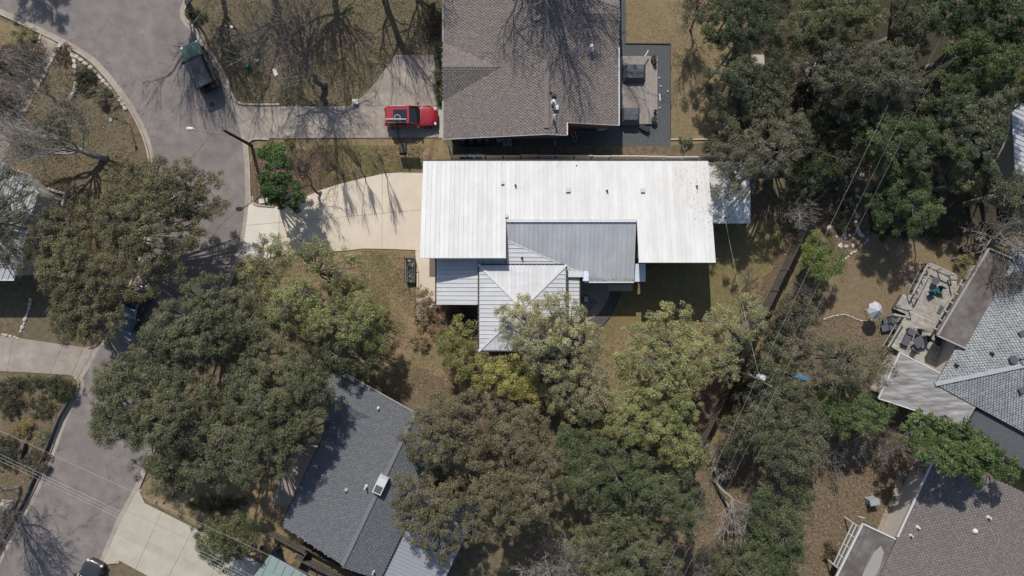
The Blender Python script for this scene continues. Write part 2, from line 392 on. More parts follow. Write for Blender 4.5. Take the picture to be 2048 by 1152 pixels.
driveway('driveway', WP([(-160, 650), (0, 671), (30, 675), (120, 688), (188, 697), (172, 727), (156, 757), (140, 750), (60, 745), (0, 742), (-160, 730)]),
         [L2((128, 686), (100, 750)), L2((169, 690), (142, 755)), L2((30, 660), (12, 760))], M_old)
sheet('footpath', WP([(80, 66), (120, 90), (103, 130), (62, 205), (22, 285), (0, 335), (-60, 400), (-120, 380), (-20, 245), (35, 175), (66, 130), (78, 100)]), .03, M_old)

# lawns and beds (thin sheets, irregular outlines)
def bed(name, pts, z, m, amp=.12, seed=1): return sheet(name, rough_poly(WP(pts), amp, .45, seed), z, m)
bed('lawn', [(395, -40), (878, -60), (878, 108), (789, 108), (770, 138), (748, 168), (726, 190), (698, 209), (502, 209), (474, 206), (462, 190), (442, 145), (422, 105), (397, 65), (374, 35), (376, 8)], .005, M_brownlawn, .03, 2)
bed('lawn', [(1246, -80), (1480, -80), (1500, 90), (1470, 250), (1440, 285), (1341, 290), (1340, 87), (1250, 87)], .005, M_dormant, .04, 3)
bed('lawn', [(512, 280), (885, 278), (905, 300), (905, 318), (845, 322), (845, 344), (800, 343), (769, 345), (728, 354), (683, 365), (642, 378), (606, 394), (580, 405), (548, 413), (514, 410), (502, 400), (499, 330), (498, 295)], .005, M_lawn, .02, 4)
bed('mulch_bed', [(504, 297), (610, 300), (700, 310), (690, 362), (642, 377), (606, 393), (560, 411), (514, 409), (503, 395)], .009, M_mulch, .08, 5)
bed('grass_patch', [(680, 295), (760, 292), (765, 330), (840, 322), (843, 343), (769, 345), (728, 353), (690, 363), (660, 345)], .013, M_green, .2, 6)
bed('lawn', [(498, 530), (560, 514), (640, 509), (692, 503), (728, 499), (829, 502), (831, 640), (880, 650), (960, 720), (1010, 790), (930, 820), (760, 760), (620, 640), (480, 580), (470, 545)], .005, M_lawn, .03, 7)
bed('grass_patch', [(735, 500), (775, 505), (790, 560), (775, 640), (770, 720), (720, 730), (725, 640), (745, 570)], .009, M_green, .35, 8)
bed('lawn', [(1180, 560), (1300, 540), (1430, 450), (1500, 440), (1640, 430), (1600, 520), (1540, 640), (1430, 880), (1390, 940), (1180, 840), (1200, 700)], .005, M_green, .2, 9)
bed('mulch_bed', [(1200, 680), (1290, 650), (1330, 700), (1290, 800), (1330, 870), (1380, 900), (1360, 930), (1180, 850), (1180, 750)], .009, M_lawn, .4, 10)
bed('mulch_bed', [(1640, 400), (1605, 470), (1560, 560), (1430, 850), (1400, 900), (1370, 840), (1470, 660), (1540, 540), (1590, 440)], .013, M_mulch, .3, 11)
bed('mulch_bed', [(1430, 290), (1690, 310), (1640, 430), (1500, 440), (1440, 380)], .007, M_ground, .3, 12)
bed('lawn', [(1648, 640), (1660, 560), (1690, 515), (1705, 480), (1750, 468), (1860, 480), (1905, 505), (1905, 560), (1900, 700), (1760, 700), (1742, 640), (1690, 630)], .005, M_dormant2, .12, 13)
bed('lawn', [(150, 190), (200, 215), (262, 260), (288, 300), (294, 340), (296, 430), (-40, 430), (-40, 330), (30, 300), (70, 225), (120, 165)], .005, M_brownlawn, .15, 14)
bed('lawn', [(-60, 20), (0, 40), (60, 62), (70, 80), (30, 95), (-60, 90)], .005, M_lawn, .05, 15)
bed('lawn', [(290, 965), (330, 930), (560, 960), (640, 1030), (610, 1110), (560, 1140), (390, 1050), (322, 1015), (292, 1003), (280, 980)], .005, M_lawn, .05, 16)
bed('lawn', [(205, 1140), (216, 1128), (240, 1124), (297, 1156), (360, 1200), (170, 1210)], .005, M_brownlawn, .02, 17)
bed('mulch_bed', [(-60, 750), (60, 748), (140, 755), (150, 775), (125, 830), (95, 905), (55, 1000), (-5, 1110), (-60, 1200)], .005, M_litterbed, .03, 18)
bed('mulch_bed', [(1560, 900), (1700, 860), (1830, 880), (1860, 930), (1780, 1110), (1660, 1180), (1560, 1180), (1540, 1000)], .005, M_litterbed, .3, 19)
bed('mulch_bed', [(1390, 930), (1480, 900), (1560, 960), (1560, 1180), (1330, 1180), (1380, 1000)], .007, M_litterbed, .3, 20)
bed('mulch_bed', [(690, 720), (860, 740), (960, 800), (880, 850), (800, 800), (700, 750)], .007, M_brownlawn, .3, 21)
bed('mulch_bed', [(1640, 640), (1700, 632), (1780, 650), (1770, 700), (1690, 760), (1560, 760), (1560, 680)], .009, M_litterbed, .2, 22)
bed('mulch_bed', [(1700, 330), (1735, 340), (1722, 470), (1690, 520), (1660, 520), (1650, 440)], .009, M_mulch, .2, 23)
bed('shaded_woodland_floor', [(1440, -80), (1560, -80), (2200, -80), (2200, 460), (1900, 480), (1740, 470), (1735, 340), (1640, 400), (1500, 330), (1470, 240), (1500, 100)], .003, M_wood_shade, .3, 25)
sheet('gravel_yard', WP([(1237, -80), (1252, -80), (1252, 87), (1340, 88), (1340, 292), (905, 292), (905, 262), (1100, 262), (1237, 240)]), .007, M_gravel)
sheet('path', WP([(540, 1010), (575, 925), (650, 850), (640, 900), (610, 985), (575, 1010)]), .012, M_old)
sheet('path', WP([(1788, 1080), (1768, 1060), (1796, 1020), (1840, 945), (1862, 930), (1880, 935)]), .03, M_pale)
sheet('path', WP([(1794, 945), (1808, 950), (1800, 990), (1770, 1085), (1745, 1085), (1765, 1030), (1785, 990)]), .02, M_old)
# curved back patio of the white-roofed house
pl = smooth_line(WP([(1223, 574), (1216, 596), (1203, 618), (1188, 634), (1176, 642)]), .3)
tag(MB().prism(WP([(1155, 560), (1224, 560)]) + pl + WP([(1155, 660)]), .06, 0).build('patio', M_old), kind='structure')
m = MB(); strip_mesh(m, smooth_line(WP([(1243, 575), (1236, 600), (1222, 630), (1206, 650), (1190, 660)]), .3), .03, -.03, 0, .09)
tag(m.build('metal_edging', M_trimd), 'thin dark metal edging curving round the bed beside the curved back patio', 'edging')
bed('mulch_bed', [(1224, 575), (1243, 575), (1236, 600), (1222, 630), (1206, 650), (1185, 645), (1205, 620), (1217, 598)], .011, M_gravel, .02, 24)

# ================================================================ ROOFS
def metal_roof(parent, name, poly, zf, seam, m, pitch=.40, th=.10, rib=.045, ribh=.05, trim=None):
    """seam 'x'/'y' or angle (radians) of the seam direction; panels are parts of the roof"""
    ang = {'x': 0, 'y': pi / 2}.get(seam, seam); nx, ny = -sin(ang), cos(ang)
    r = MB().prism(poly, lambda x, y: zf(x, y) - .012, th=th).build(name, trim or m, parent)
    ds = [nx * x + ny * y for x, y in poly]; d = min(ds)
    while d < max(ds):
        q = strip(poly, nx, ny, d + .001, min(d + pitch - .001, max(ds)))
        if len(q) > 2 and abs(area(q)) > .02:
            b = MB().prism(q, zf, th=.01)
            e = strip(poly, nx, ny, d + .001, d + rib)
            if len(e) > 2 and d > min(ds) + .05: b.prism(e, lambda x, y: zf(x, y) + ribh, th=ribh - .002)
            b.build('panel', m, r)
        d += pitch
    return r
SHN = 0
def shingles(parent, name, poly, zf, m, expo=.17, tab=.25, th=.12, und=None):
    """solid roof deck plus a course-by-course layer of shingle tabs"""
    global SHN; SHN += 1
    r = MB().prism(poly, lambda x, y: zf(x, y) - .01, th=th).build(name, und or M_sh_under, parent)
    gx, gy = zf.g; g = math.hypot(gx, gy) or 1e-6; sx, sy = gx / g, gy / g; ex, ey = sy, -sx      # s: up-slope, e: along the course
    P = np.array(poly); se = P @ np.array((ex, ey)); ss = P @ np.array((sx, sy)); ex_ = expo / sqrt(1 + g * g)
    rows = np.arange(ss.min(), ss.max() + ex_, ex_); out = []; cols = []
    rg = np.random.default_rng(SHN)
    for k, s0 in enumerate(rows):
        n = int((se.max() - se.min()) / tab) + 3; e = se.min() - tab + (k % 2) * tab * .5 + np.arange(n) * tab + rg.uniform(-.02, .02, n)
        w = tab * rg.uniform(.62, .82, n); c = np.stack([e + w / 2, np.full(n, s0 + ex_ / 2)], 1)
        XY = np.stack([c[:, 0] * ex + c[:, 1] * sx, c[:, 0] * ey + c[:, 1] * sy], 1); ok = inside(XY, poly)
        e = e[ok]; w = w[ok]; lift = rg.uniform(.018, .032, len(e))
        if not len(e): continue
        def pt(ee, s_, dz):
            x = ee * ex + s_ * sx; y = ee * ey + s_ * sy; return np.stack([x, y, np.broadcast_to(zf(x, y) + dz, x.shape)], 1)
        s1 = np.full(len(e), s0); s2 = s1 + ex_
        a, b, c2, d = pt(e, s1, lift), pt(e + w, s1, lift), pt(e + w, s2, .004), pt(e, s2, .004)
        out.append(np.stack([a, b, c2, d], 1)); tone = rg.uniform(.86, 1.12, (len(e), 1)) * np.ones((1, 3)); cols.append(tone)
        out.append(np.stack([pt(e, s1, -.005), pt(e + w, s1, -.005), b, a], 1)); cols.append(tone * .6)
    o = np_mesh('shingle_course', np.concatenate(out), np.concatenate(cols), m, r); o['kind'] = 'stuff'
    return r
M_sh_under = plain('shingle_underlay', (.10, .095, .09), .95)
def walls(parent, poly, zf, m, inset=.45, drop=.12):
    q = offset(poly, inset); return MB().prism(q, lambda x, y: zf(x, y) - drop, 0).build('wall', m, parent)
def edge_trim(parent, name, pts3, m, w=.10, h=.14):
    b = MB()
    for a, c in zip(pts3, pts3[1:]): b.beam(a, c, w, h)
    return b.build(name, m, parent)
def pipe_vent(parent, x, y, z, h=.5, r=.05, m=None, cap=True):
    b = MB().cyl((x, y, z - .05), r, h + .05, 10)
    if cap: b.cyl((x, y, z + h * .35), r * 1.5, .06, 10)
    b.cyl((x, y, z - .03), r * 2.2, .06, 10, r2=r * 1.6)
    return b.build('vent_pipe', m or M_black, parent)
def box_vent(parent, x, y, z, s=.35, h=.25, m=None, rz=0):
    b = MB().box((x, y, z + h / 2), (s, s, h), rz); b.box((x, y, z + h + .02), (s * 1.15, s * 1.15, .04), rz)
    return b.build('roof_vent', m or M_trimw, parent)

# ---------------------------------------------------------------- main house
def zmain(x, y): return 3.4 + .251 * (10.91 - y)
zmain.g = (0, -.251)
house = thing('house', 'long modern house with a white standing seam metal roof and lower grey roofs', 'house', (0, 0, 0))
P1 = [(-7.63, 10.91), (-7.63, 2.53), (-.5, 2.53), (-.5, 5.71), (10.49, 5.71), (10.49, 2.15), (16.85, 2.15), (16.85, 10.91)]
roof1 = metal_roof(house, 'white_roof', P1, zmain, 'y', M_white, pitch=.395, trim=M_trimw)
walls(house, P1, zmain, M_wall, .5, .13)
edge_trim(house, 'gutter', [(-7.7, 10.98, 3.30), (16.9, 10.98, 3.30)], M_trimd, .13, .13)
edge_trim(house, 'ridge_cap', [(-.45, 5.66, 4.78), (10.45, 5.66, 4.78)], M_white, .26, .07)
edge_trim(house, 'fascia', [(-7.66, 2.50, 5.44), (-.47, 2.50, 5.44)], M_white, .06, .2)
edge_trim(house, 'fascia', [(10.46, 2.12, 5.55), (16.88, 2.12, 5.55)], M_white, .06, .2)
def zg(x, y): return 4.70 - .278 * (5.6 - y)
zg.g = (0, .278)
P2 = [(-.44, 5.56), (-.44, 4.06), (6.06, 1.2), (6.2, .56), (10.5, .56), (10.44, 5.56)]
metal_roof(house, 'grey_roof', P2, zg, 'y', M_galv, pitch=.395)
def zv(x, y): return 4.27 - (x + .5) * .1204
zv.g = (-.1204, 0)
P3 = [(-.44, 4.02), (-.44, 1.6), (4.5, 1.6), (4.5, 1.2), (6.0, 1.2)]
metal_roof(house, 'light_roof', P3, lambda x, y: zv(x, y) - .004, 'x', M_galvl, pitch=.36, rib=.035)
edge_trim(house, 'valley_flashing', [(-.44, 4.05, 4.29), (6.1, 1.2, 3.50)], M_trimw, .09, .03)
MB().prism([(-.4, 5.4), (-.4, 1.2), (4, 1.2), (10.1, .95), (10.1, 5.4)], lambda x, y: min(zg(x, y), zv(x, y)) - .25, 0).build('wall', M_wall, house)
# hip-roofed wing
E0, E1, Fh, Gh = (-2.83, 1.99), (4.61, 1.99), (4.61, -5.33), (-2.83, -5.33); AP = (.89, -1.67, 4.95)
def zpl(a, b): return plane((*a, 4.3), (*b, 4.3), AP)
hz = []
for nm, tri, sm, mm in (('north', (E0, E1), 'y', M_galvl), ('east', (E1, Fh), 'x', M_galvl), ('south', (Fh, Gh), 'y', M_galvl), ('west', (Gh, E0), 'x', M_galvl)):
    f = zpl(*tri); metal_roof(house, 'hip_roof', [tri[0], tri[1], AP[:2]], f, sm, mm, pitch=.36, rib=.035, th=.06)
for c in (E0, E1, Fh, Gh): edge_trim(house, 'hip_cap', [(c[0], c[1], 4.33), (AP[0], AP[1], 5.00)], M_trimw, .22, .06)
for a, b in ((E0, E1), (E1, Fh), (Fh, Gh), (Gh, E0)): edge_trim(house, 'gutter', [(*a, 4.25), (*b, 4.25)], M_trimd, .13, .13)
MB().prism(offset([E0, E1, Fh, Gh][::-1], .45), 4.2, 0).build('wall', M_wall, house)
# low west roof
P5 = [(-6.5, 2.75), (-6.5, -1.37), (-2.8, -1.37), (-2.8, 1.6), (-.45, 1.6), (-.45, 2.75)]
def z5(x, y): return 3.3 + .20 * (x + 6.5)
z5.g = (.2, 0)
metal_roof(house, 'low_west_roof', [(-6.5, 2.75), (-6.5, -1.37), (-2.9, -1.37), (-2.9, 2.75)], z5, 'x', M_galvl, pitch=.36, rib=.035)
metal_roof(house, 'link_roof', [(-2.88, 2.75), (-2.88, 1.9), (-.5, 1.9), (-.5, 2.75)], lambda x, y: 3.9, 'x', M_galvl, pitch=.36, rib=.035)
edge_trim(house, 'gutter', [(-6.56, 2.75, 3.24), (-6.56, -1.40, 3.24)], M_trimd, .11, .13)
MB().prism([(-6.1, 2.9), (-6.1, -1.0), (-2.4, -1.0), (-2.4, 2.9)], lambda x, y: z5(x, y) - .2, 0).build('wall', M_wall, house)
edge_trim(house, 'fascia', [(-6.5, -1.40, 3.24), (-2.95, -1.40, 3.95)], M_trimw, .05, .12)
# small roofs at the patio
metal_roof(house, 'porch_roof', [(4.72, .98), (4.72, -2.9), (5.80, -2.9), (5.80, .98)], lambda x, y: 3.45 - .05 * (x - 4.7), 'x', M_galvl, pitch=.33, rib=.03)
edge_trim(house, 'gutter', [(5.84, .98, 3.34), (5.84, -2.9, 3.34)], M_trimd, .10, .12)
MB().prism([(4.6, .9), (4.6, -2.5), (5.4, -2.5), (5.4, .9)], 3.3, 0).build('wall', M_wall, house)
MB().box((5.35, 1.16, 3.62), (1.45, .46, .24)).build('cricket', M_trimw, house)
MB().box((6.32, 1.12, 3.38), (.46, 1.0, .22)).box((6.32, 1.12, 3.52), (.5, 1.04, .06)).build('flashing_box', plain('shade_blue_metal', (.6, .68, .76), .5), house)  # blue tint puts shade into the white flashing's colour
metal_roof(house, 'awning', [(10.62, 2.1), (10.62, .55), (11.55, .55), (11.55, 2.1)], lambda x, y: 3.0, 'y', plain('blue_white_metal', (.55, .60, .66), .5), pitch=.31, rib=.03)
edge_trim(house, 'gutter', [(6.25, .50, 3.25), (10.5, .50, 3.25)], M_trimw, .11, .11)
MB().box((9.8, .02, .09), (2.3, .6, .18)).build('step', M_pale, house)
# north-east patio cover
metal_roof(house, 'patio_cover', [(16.95, 10.9), (16.95, 5.58), (20.6, 5.58), (20.6, 10.9)], lambda x, y: 3.0 + .02 * (10.9 - y), 'y', M_white, pitch=.31, rib=.03, trim=M_trimd)
for x in (17.3, 20.4):
    for y in (5.8, 10.7): MB().box((x, y, 1.45), (.12, .12, 2.9)).build('post', M_trimw, house)
# vents, placed on the roof they pierce
def onroof(px, py, zf, it=6):
    z = 4.0
    for _ in range(it): x, y = W2(px, py, z); z = zf(x, y)
    return x, y, z
for px, py in ((1031, 371), (1214, 382), (1393, 373)): pipe_vent(roof1, *onroof(px, py, zmain), h=.38, r=.055)
pipe_vent(roof1, *onroof(1153, 331, zmain), h=.12, r=.03)
for px, py, s in ((1005, 366, .22), (1136, 380, .34), (1285, 381, .30), (1013, 432, .24)): box_vent(roof1, *onroof(px, py, zmain), s=s, h=.2, m=M_trimw)
pipe_vent(house, *onroof(1044, 516, zv), h=.38, r=.06)
# garage door, windows and doors under the eaves
gd = MB().box((-7.16, 6.6, 1.2), (.06, 4.9, 2.3)).build('garage_door', M_trimw, house)
for k in range(4): MB().box((-7.2, 6.6, .35 + k * .56), (.03, 4.8, .5)).build('panel', M_trimw, gd)
for c, d in (((1.6, 5.43, 1.5), (0, 0, 0)),): pass
for x in (7.2, 8.8): MB().box((x, .93, 1.5), (1.2, .06, 1.3)).build('window', M_glass, house)
for x in (12.0, 14.6): MB().box((x, 2.63, 1.6), (1.6, .06, 1.4)).build('window', M_glass, house)
for x in (-5.0, -3.6): MB().box((x, -1.02, 1.6), (.9, .05, 1.2)).build('window', M_glass, house)
MB().box((5.43, -.6, 1.1), (.06, .95, 2.05)).build('door', M_trimd, house)

# ---------------------------------------------------------------- neighbour with the brown shingle roof
hb = thing('house', 'neighbouring house with a big brown shingle roof beside the red car', 'house', (0, 0, 0))
RX = 2.89
zw = plane((RX, 0, 4.9), (RX, 10, 4.9), (-5.94, 0, 2.9)); ze = plane((RX, 0, 4.9), (RX, 10, 4.9), (9.14, 0, 3.48))
shingles(hb, 'west_roof', [(-5.94, 12.91), (RX, 12.91), (RX, 34), (-5.94, 34)], zw, M_sh_brown)
shingles(hb, 'east_roof', [(RX, 12.91), (4.62, 12.91), (4.62, 13.99), (9.14, 13.99), (9.14, 34), (RX, 34)], ze, M_sh_brown)
cg = lambda a, b, c: plane(a, b, c)
shingles(hb, 'gable_roof', [(-5.97, 16.2), (-1.0, 18.75), (-5.97, 18.75)], plane((-5.94, 18.75, 4.04), (-1.0, 18.75, 4.04), (-5.94, 16.25, 2.92)), M_sh_brown, th=.2)
shingles(hb, 'gable_roof', [(-5.97, 18.75), (-1.0, 18.75), (-5.97, 21.3)], plane((-5.94, 18.75, 4.04), (-1.0, 18.75, 4.04), (-5.94, 21.25, 2.92)), M_sh_brown, th=.2)
shingles(hb, 'gable_roof', [(9.17, 20.7), (9.17, 23.2), (6.0, 23.2)], plane((9.14, 23.2, 4.22), (6.0, 23.2, 4.22), (9.14, 20.76, 3.49)), M_sh_brown, th=.2)
shingles(hb, 'gable_roof', [(9.17, 23.2), (9.17, 25.7), (6.0, 23.2)], plane((9.14, 23.2, 4.22), (6.0, 23.2, 4.22), (9.14, 25.64, 3.49)), M_sh_brown, th=.2)
MB().prism([(RX - .2, 13.4), (RX + .2, 13.4), (RX + .2, 33), (RX - .2, 33)], 4.99, th=.08).build('ridge_vent', M_cap_brown, hb)
MB().prism([(-5.5, 13.4), (RX, 13.4), (RX, 33), (-5.5, 33)], lambda x, y: zw(x, y) - .15, 0).prism([(RX, 13.4), (4.2, 13.4), (4.2, 14.4), (8.7, 14.4), (8.7, 33), (RX, 33)], lambda x, y: ze(x, y) - .15, 0).build('wall', M_brick, hb)
edge_trim(hb, 'fascia', [(9.19, 13.95, 3.44), (9.19, 20.7, 3.44)], M_trimw, .10, .16)
edge_trim(hb, 'fascia', [(4.66, 12.9, 4.47), (4.66, 13.95, 4.47)], M_trimw, .10, .16)
edge_trim(hb, 'fascia', [(-5.99, 12.88, 2.86), (-5.99, 16.2, 2.86)], M_trimg, .12, .16)
edge_trim(hb, 'fascia', [(-5.99, 21.3, 2.86), (-5.99, 34, 2.86)], M_trimg, .12, .16)
edge_trim(hb, 'rake_trim', [(-5.94, 12.86, 2.92), (RX, 12.86, 4.92), (4.62, 12.86, 4.52)], M_trimg, .06, .12)
edge_trim(hb, 'rake_trim', [(4.66, 13.94, 4.5), (9.14, 13.94, 3.5)], M_trimg, .06, .12)
pipe_vent(hb, *onroof(1181, 98, ze), h=.9, r=.15, m=M_trimw, cap=False)
pipe_vent(hb, *onroof(1106, 206, ze), h=.8, r=.13, m=M_trimw); box_vent(hb, *onroof(1112, 216, ze), s=.34, h=.2)
pipe_vent(hb, *onroof(1107, 237, ze), h=1.2, r=.08, m=M_trimw); box_vent(hb, *onroof(1074, 38, zw), s=.28, h=.2, m=M_grey)
pipe_vent(hb, *onroof(1107, 192, ze), h=.25, r=.13, m=M_black); pipe_vent(hb, *onroof(1101, 185, ze), h=.2, r=.06, m=M_black)
for y in (15.0, 28.0): MB().box((-5.53, y, 1.5), (.06, 1.6, 1.2)).build('window', M_glass, hb)
MB().box((8.73, 18, 1.2), (.06, 2.4, 2.1)).build('sliding_door', M_glass, hb)

# ---------------------------------------------------------------- house J: charcoal shingles
class Fr:
    def __init__(s, ox, oy, a): s.o = (ox, oy); s.a = a
    def __call__(s, u, v): return (s.o[0] + u * cos(s.a) + v * sin(s.a), s.o[1] + u * sin(s.a) - v * cos(s.a))
aj = atan2(-.90, -.43)
def FJ(u, v): return (-8.11 - .4311 * u + .9023 * v, -10.45 - .9023 * u - .4311 * v)
hj = thing('house', 'house with a charcoal shingle gable roof and a pale box chimney on its ridge', 'house', (0, 0, 0))
zjw = plane((*FJ(0, 0), 5), (*FJ(10, 0), 5), (*FJ(0, -6.33), 3.2)); zje = plane((*FJ(0, 0), 5), (*FJ(10, 0), 5), (*FJ(0, 3.4), 4.03))
shingles(hj, 'west_roof', [FJ(0, 0), FJ(14.1, 0), FJ(14.1, -6.33), FJ(0, -6.33)], zjw, M_sh_dark, .18, .28)
shingles(hj, 'east_roof', [FJ(0, 0), FJ(0, 3.4), FJ(14.3, 3.4), FJ(14.3, 0)], zje, M_sh_dark, .18, .28)
r2 = 2.15
pa = plane((*FJ(r2, -7.9), 4.1), (*FJ(r2, -3.2), 4.1), (*FJ(0, -6.33), 3.2)); pb = plane((*FJ(r2, -7.9), 4.1), (*FJ(r2, -3.2), 4.1), (*FJ(4.3, -6.33), 3.2))
shingles(hj, 'gable_roof', [FJ(-.03, -6.2), FJ(-.03, -7.94), FJ(r2, -7.94), FJ(r2, -3.2)], pa, M_sh_dark, .18, .28, th=.2)
shingles(hj, 'gable_roof', [FJ(r2, -3.2), FJ(r2, -7.94), FJ(4.3, -7.94), FJ(4.3, -6.2)], pb, M_sh_dark, .18, .28, th=.2)
edge_trim(hj, 'ridge_cap', [(*FJ(.05, 0), 5.02), (*FJ(14.1, 0), 5.02)], M_cap_dark, .34, .07)
edge_trim(hj, 'rake_trim', [(*FJ(-.05, -7.94), 3.2), (*FJ(-.05, -6.3), 3.2), (*FJ(-.05, 0), 5.0), (*FJ(-.05, 3.4), 4.05)], M_trimg, .06, .12)
edge_trim(hj, 'fascia', [(*FJ(4.3, -6.38), 3.16), (*FJ(14.1, -6.38), 3.16)], M_trimd, .08, .14)
MB().prism([FJ(.8, 0), FJ(13.7, 0), FJ(13.7, -5.9), FJ(.8, -5.9)], lambda x, y: zjw(x, y) - .15, 0).prism([FJ(.8, 0), FJ(.8, 3.1), FJ(13.7, 3.1), FJ(13.7, 0)], lambda x, y: zje(x, y) - .15, 0).prism([FJ(.8, -5.8), FJ(.8, -7.5), FJ(3.9, -7.5), FJ(3.9, -5.8)], 3.15, 0).build('wall', M_brick, hj)
zpm = plane((*FJ(6, 3.4), 3.75), (*FJ(12, 3.4), 3.75), (*FJ(6, 10.6), 3.1))
metal_roof(hj, 'metal_patio_roof', [FJ(5.5, 3.45), FJ(5.5, 8.4), FJ(16.5, 8.4), FJ(16.5, 3.45)], zpm, atan2(-.4311, .9023), plain('pale_grey_metal', (.29, .30, .315), .5), pitch=.33, rib=.05)
for u in (6, 11, 16): MB().box((*FJ(u, 8.2), 1.5), (.12, .12, 3)).build('post', M_trimw, hj)
ch = MB().box((*FJ(6.55, 0), 5.1), (1.5, .78, .85), aj); ch.m = 0; cho = ch.build('chimney', M_trimw, hj)
MB().box((*FJ(6.9, 0), 5.54), (.6, .6, .04), aj).build('flue', M_dgrey, cho); MB().box((*FJ(5.75, 0), 5.56), (.08, .78, .08), aj).build('rim', M_trimw, cho)
pipe_vent(hj, *onroof(733, 972, zjw), h=.8, r=.07, m=M_trimw); pipe_vent(hj, *onroof(757, 816, zjw), h=.35, r=.07, m=M_trimw); pipe_vent(hj, *onroof(748, 1142, zje), h=.7, r=.05, m=M_trimw)
x, y, z = onroof(693, 980, zjw); b = MB()
for k in range(4): b.cyl((x, y, z + .05 + .07 * k), .22 * cos(k * .38), .07, 14, r2=.22 * cos((k + 1) * .38))
b.build('turbine_vent', M_steel, hj)
# ---------------------------------------------------------------- house L: pale shingles, right edge
hl = thing('house', 'house with pale grey shingles, a flat brown membrane section and a streaky lean-to roof', 'house', (0, 0, 0))
K = W(1870, 768, 3.0)
def dirp(dx, dy, t): return (K[0] + dx * t, K[1] - dy * t)
g1 = (.86, -.5); g2 = (.48, .88)
def zl1(x, y): return 3.0 + .33 * ((x - K[0]) * .86 + (y - K[1]) * -.5)
zl1.g = (.33 * .86, -.33 * .5)
def zl2(x, y): return 3.0 + .33 * ((x - K[0]) * .48 + (y - K[1]) * .88)
zl2.g = (.33 * .48, .33 * .88)
hipd = (.9666, .2663)     # where both planes meet
hp = lambda t: (K[0] + hipd[0] * t, K[1] + hipd[1] * t)
shingles(hl, 'north_west_roof', [K[:2], hp(13), (hp(13)[0] + 4, hp(13)[1] + 14), dirp(.5, -.86, 13.4)], zl1, M_sh_light, .19, .27)
shingles(hl, 'south_roof', [K[:2], dirp(.88, .48, 11), (dirp(.88, .48, 11)[0] + 5.8, dirp(.88, .48, 11)[1] + 8), hp(13)], zl2, M_sh_light, .19, .27)
edge_trim(hl, 'hip_cap', [(*K[:2], 3.04), (*hp(13), zl1(*hp(13)) + .04)], M_cap_light, .36, .06)
FL = WP([(1976, 497), (2027, 519), (1930, 697), (1873, 671)], 3.25)
metal = MB().prism(FL, 3.25, th=.3).build('flat_roof', M_membrane, hl)
edge_trim(hl, 'parapet', [(*FL[1], 3.34), (*FL[0], 3.34), (*FL[3], 3.34), (*FL[2], 3.34)], M_trimg, .12, .18)
LT = WP([(1800, 705), (1883, 748), (1872, 768), (1953, 812), (1929, 853), (1757, 797)], 2.9)
ml = mat('streaky_roof', [(.15, .13, .115), (.26, .245, .23), (.42, .42, .425)], 1.4, .8, stretch=(.35, 2.2, 1), tilt=radians(28), fine=.15)
lt = MB().prism(LT, 2.9, th=.25).build('lean_to_roof', ml, hl)
for k in range(1, 6):
    a, c = np.array(LT[0]), np.array(LT[5]); p = a + (c - a) * k / 6; dv = np.array((.88, -.48)); q = p + dv * (6.0 if k > 2 else 3.4)
    MB().beam((*p, 2.905), (*q, 2.905), .2, .025).build('batten', ml, lt)
edge_trim(hl, 'fascia', [(*LT[1], 2.86), (*LT[0], 2.86), (*LT[5], 2.86), (*LT[4], 2.86)], M_trimw, .09, .14)
MB().prism(WP([(1956, 815), (2052, 868), (2200, 950), (2150, 1010), (1932, 856)], 2.6), 2.6, th=.2).build('low_roof', M_gravel, hl)
MB().prism(WP([(1895, 772), (1985, 530), (2150, 500), (2200, 700), (2150, 850), (1960, 800)], 3), 2.9, 0).prism(WP([(1810, 715), (1875, 750), (1935, 810), (1920, 840), (1775, 790)], 2.9), 2.7, 0).build('wall', M_wall, hl)
def zz(f, px, py): return onroof(px, py, f)
x, y, z = zz(zl1, 2023, 719); MB().cyl((x, y, z), .28, .32, 14, r2=.34).build('roof_vent', M_dgrey, hl); MB().cyl((x + .55, y + .05, z), .06, .9, 8).beam((x + .55, y + .05, z + .85), (x + .95, y, z + .85), .05, .05).build('mast', M_black, hl)
for px, py in ((1983, 708), (1912, 731)): pipe_vent(hl, *zz(zl1, px, py), h=.3, r=.09)
for px, py in ((2042, 667), (2042, 780)): box_vent(hl, *onroof(px, py, zl1 if py < 700 else zl2), s=.42, h=.15, m=M_dgrey, rz=.5)
# ---------------------------------------------------------------- house M: mauve shingles, bottom right
hm = thing('house', 'house with a mauve brown shingle roof and a grey flat-roofed porch at its corner', 'house', (0, 0, 0))
C0 = W(1875, 905, 3.0)
def FM(u, v): return (C0[0] - .4226 * u + .9063 * v, C0[1] - .9063 * u - .4226 * v)
zm1 = plane((*FM(0, 0), 3), (*FM(10, 0), 3), (*FM(0, 7), 4.3)); zm2 = plane((*FM(0, 7), 4.3), (*FM(10, 7), 4.3), (*FM(0, 14), 3.2))
shingles(hm, 'west_roof', [FM(0, 0), FM(0, 7), FM(16, 7), FM(16, 0)], zm1, M_sh_mauve, .17, .3)
shingles(hm, 'east_roof', [FM(0, 7), FM(1.0, 14), FM(16, 14), FM(16, 7)], zm2, M_sh_mauve, .17, .3)
edge_trim(hm, 'fascia', [(*FM(0, -.04), 2.96), (*FM(8.1, -.04), 2.96)], M_trimw, .12, .16)
MB().prism([FM(.4, .4), FM(.4, 13), FM(15.5, 13), FM(15.5, .4)], 2.85, 0).build('wall', M_wall, hm)
FP = WP([(1725, 1047), (1791, 1078), (1755, 1165), (1700, 1260), (1620, 1260), (1672, 1153)], 2.9)
pr = MB().prism(FP, 2.9, th=.2).build('porch_roof', M_membrane, hm)
edge_trim(hm, 'porch_fascia', [(*FP[1], 2.92), (*FP[0], 2.92), (*FP[5], 2.92), (*FP[4], 2.92)], M_trimw, .12, .18)
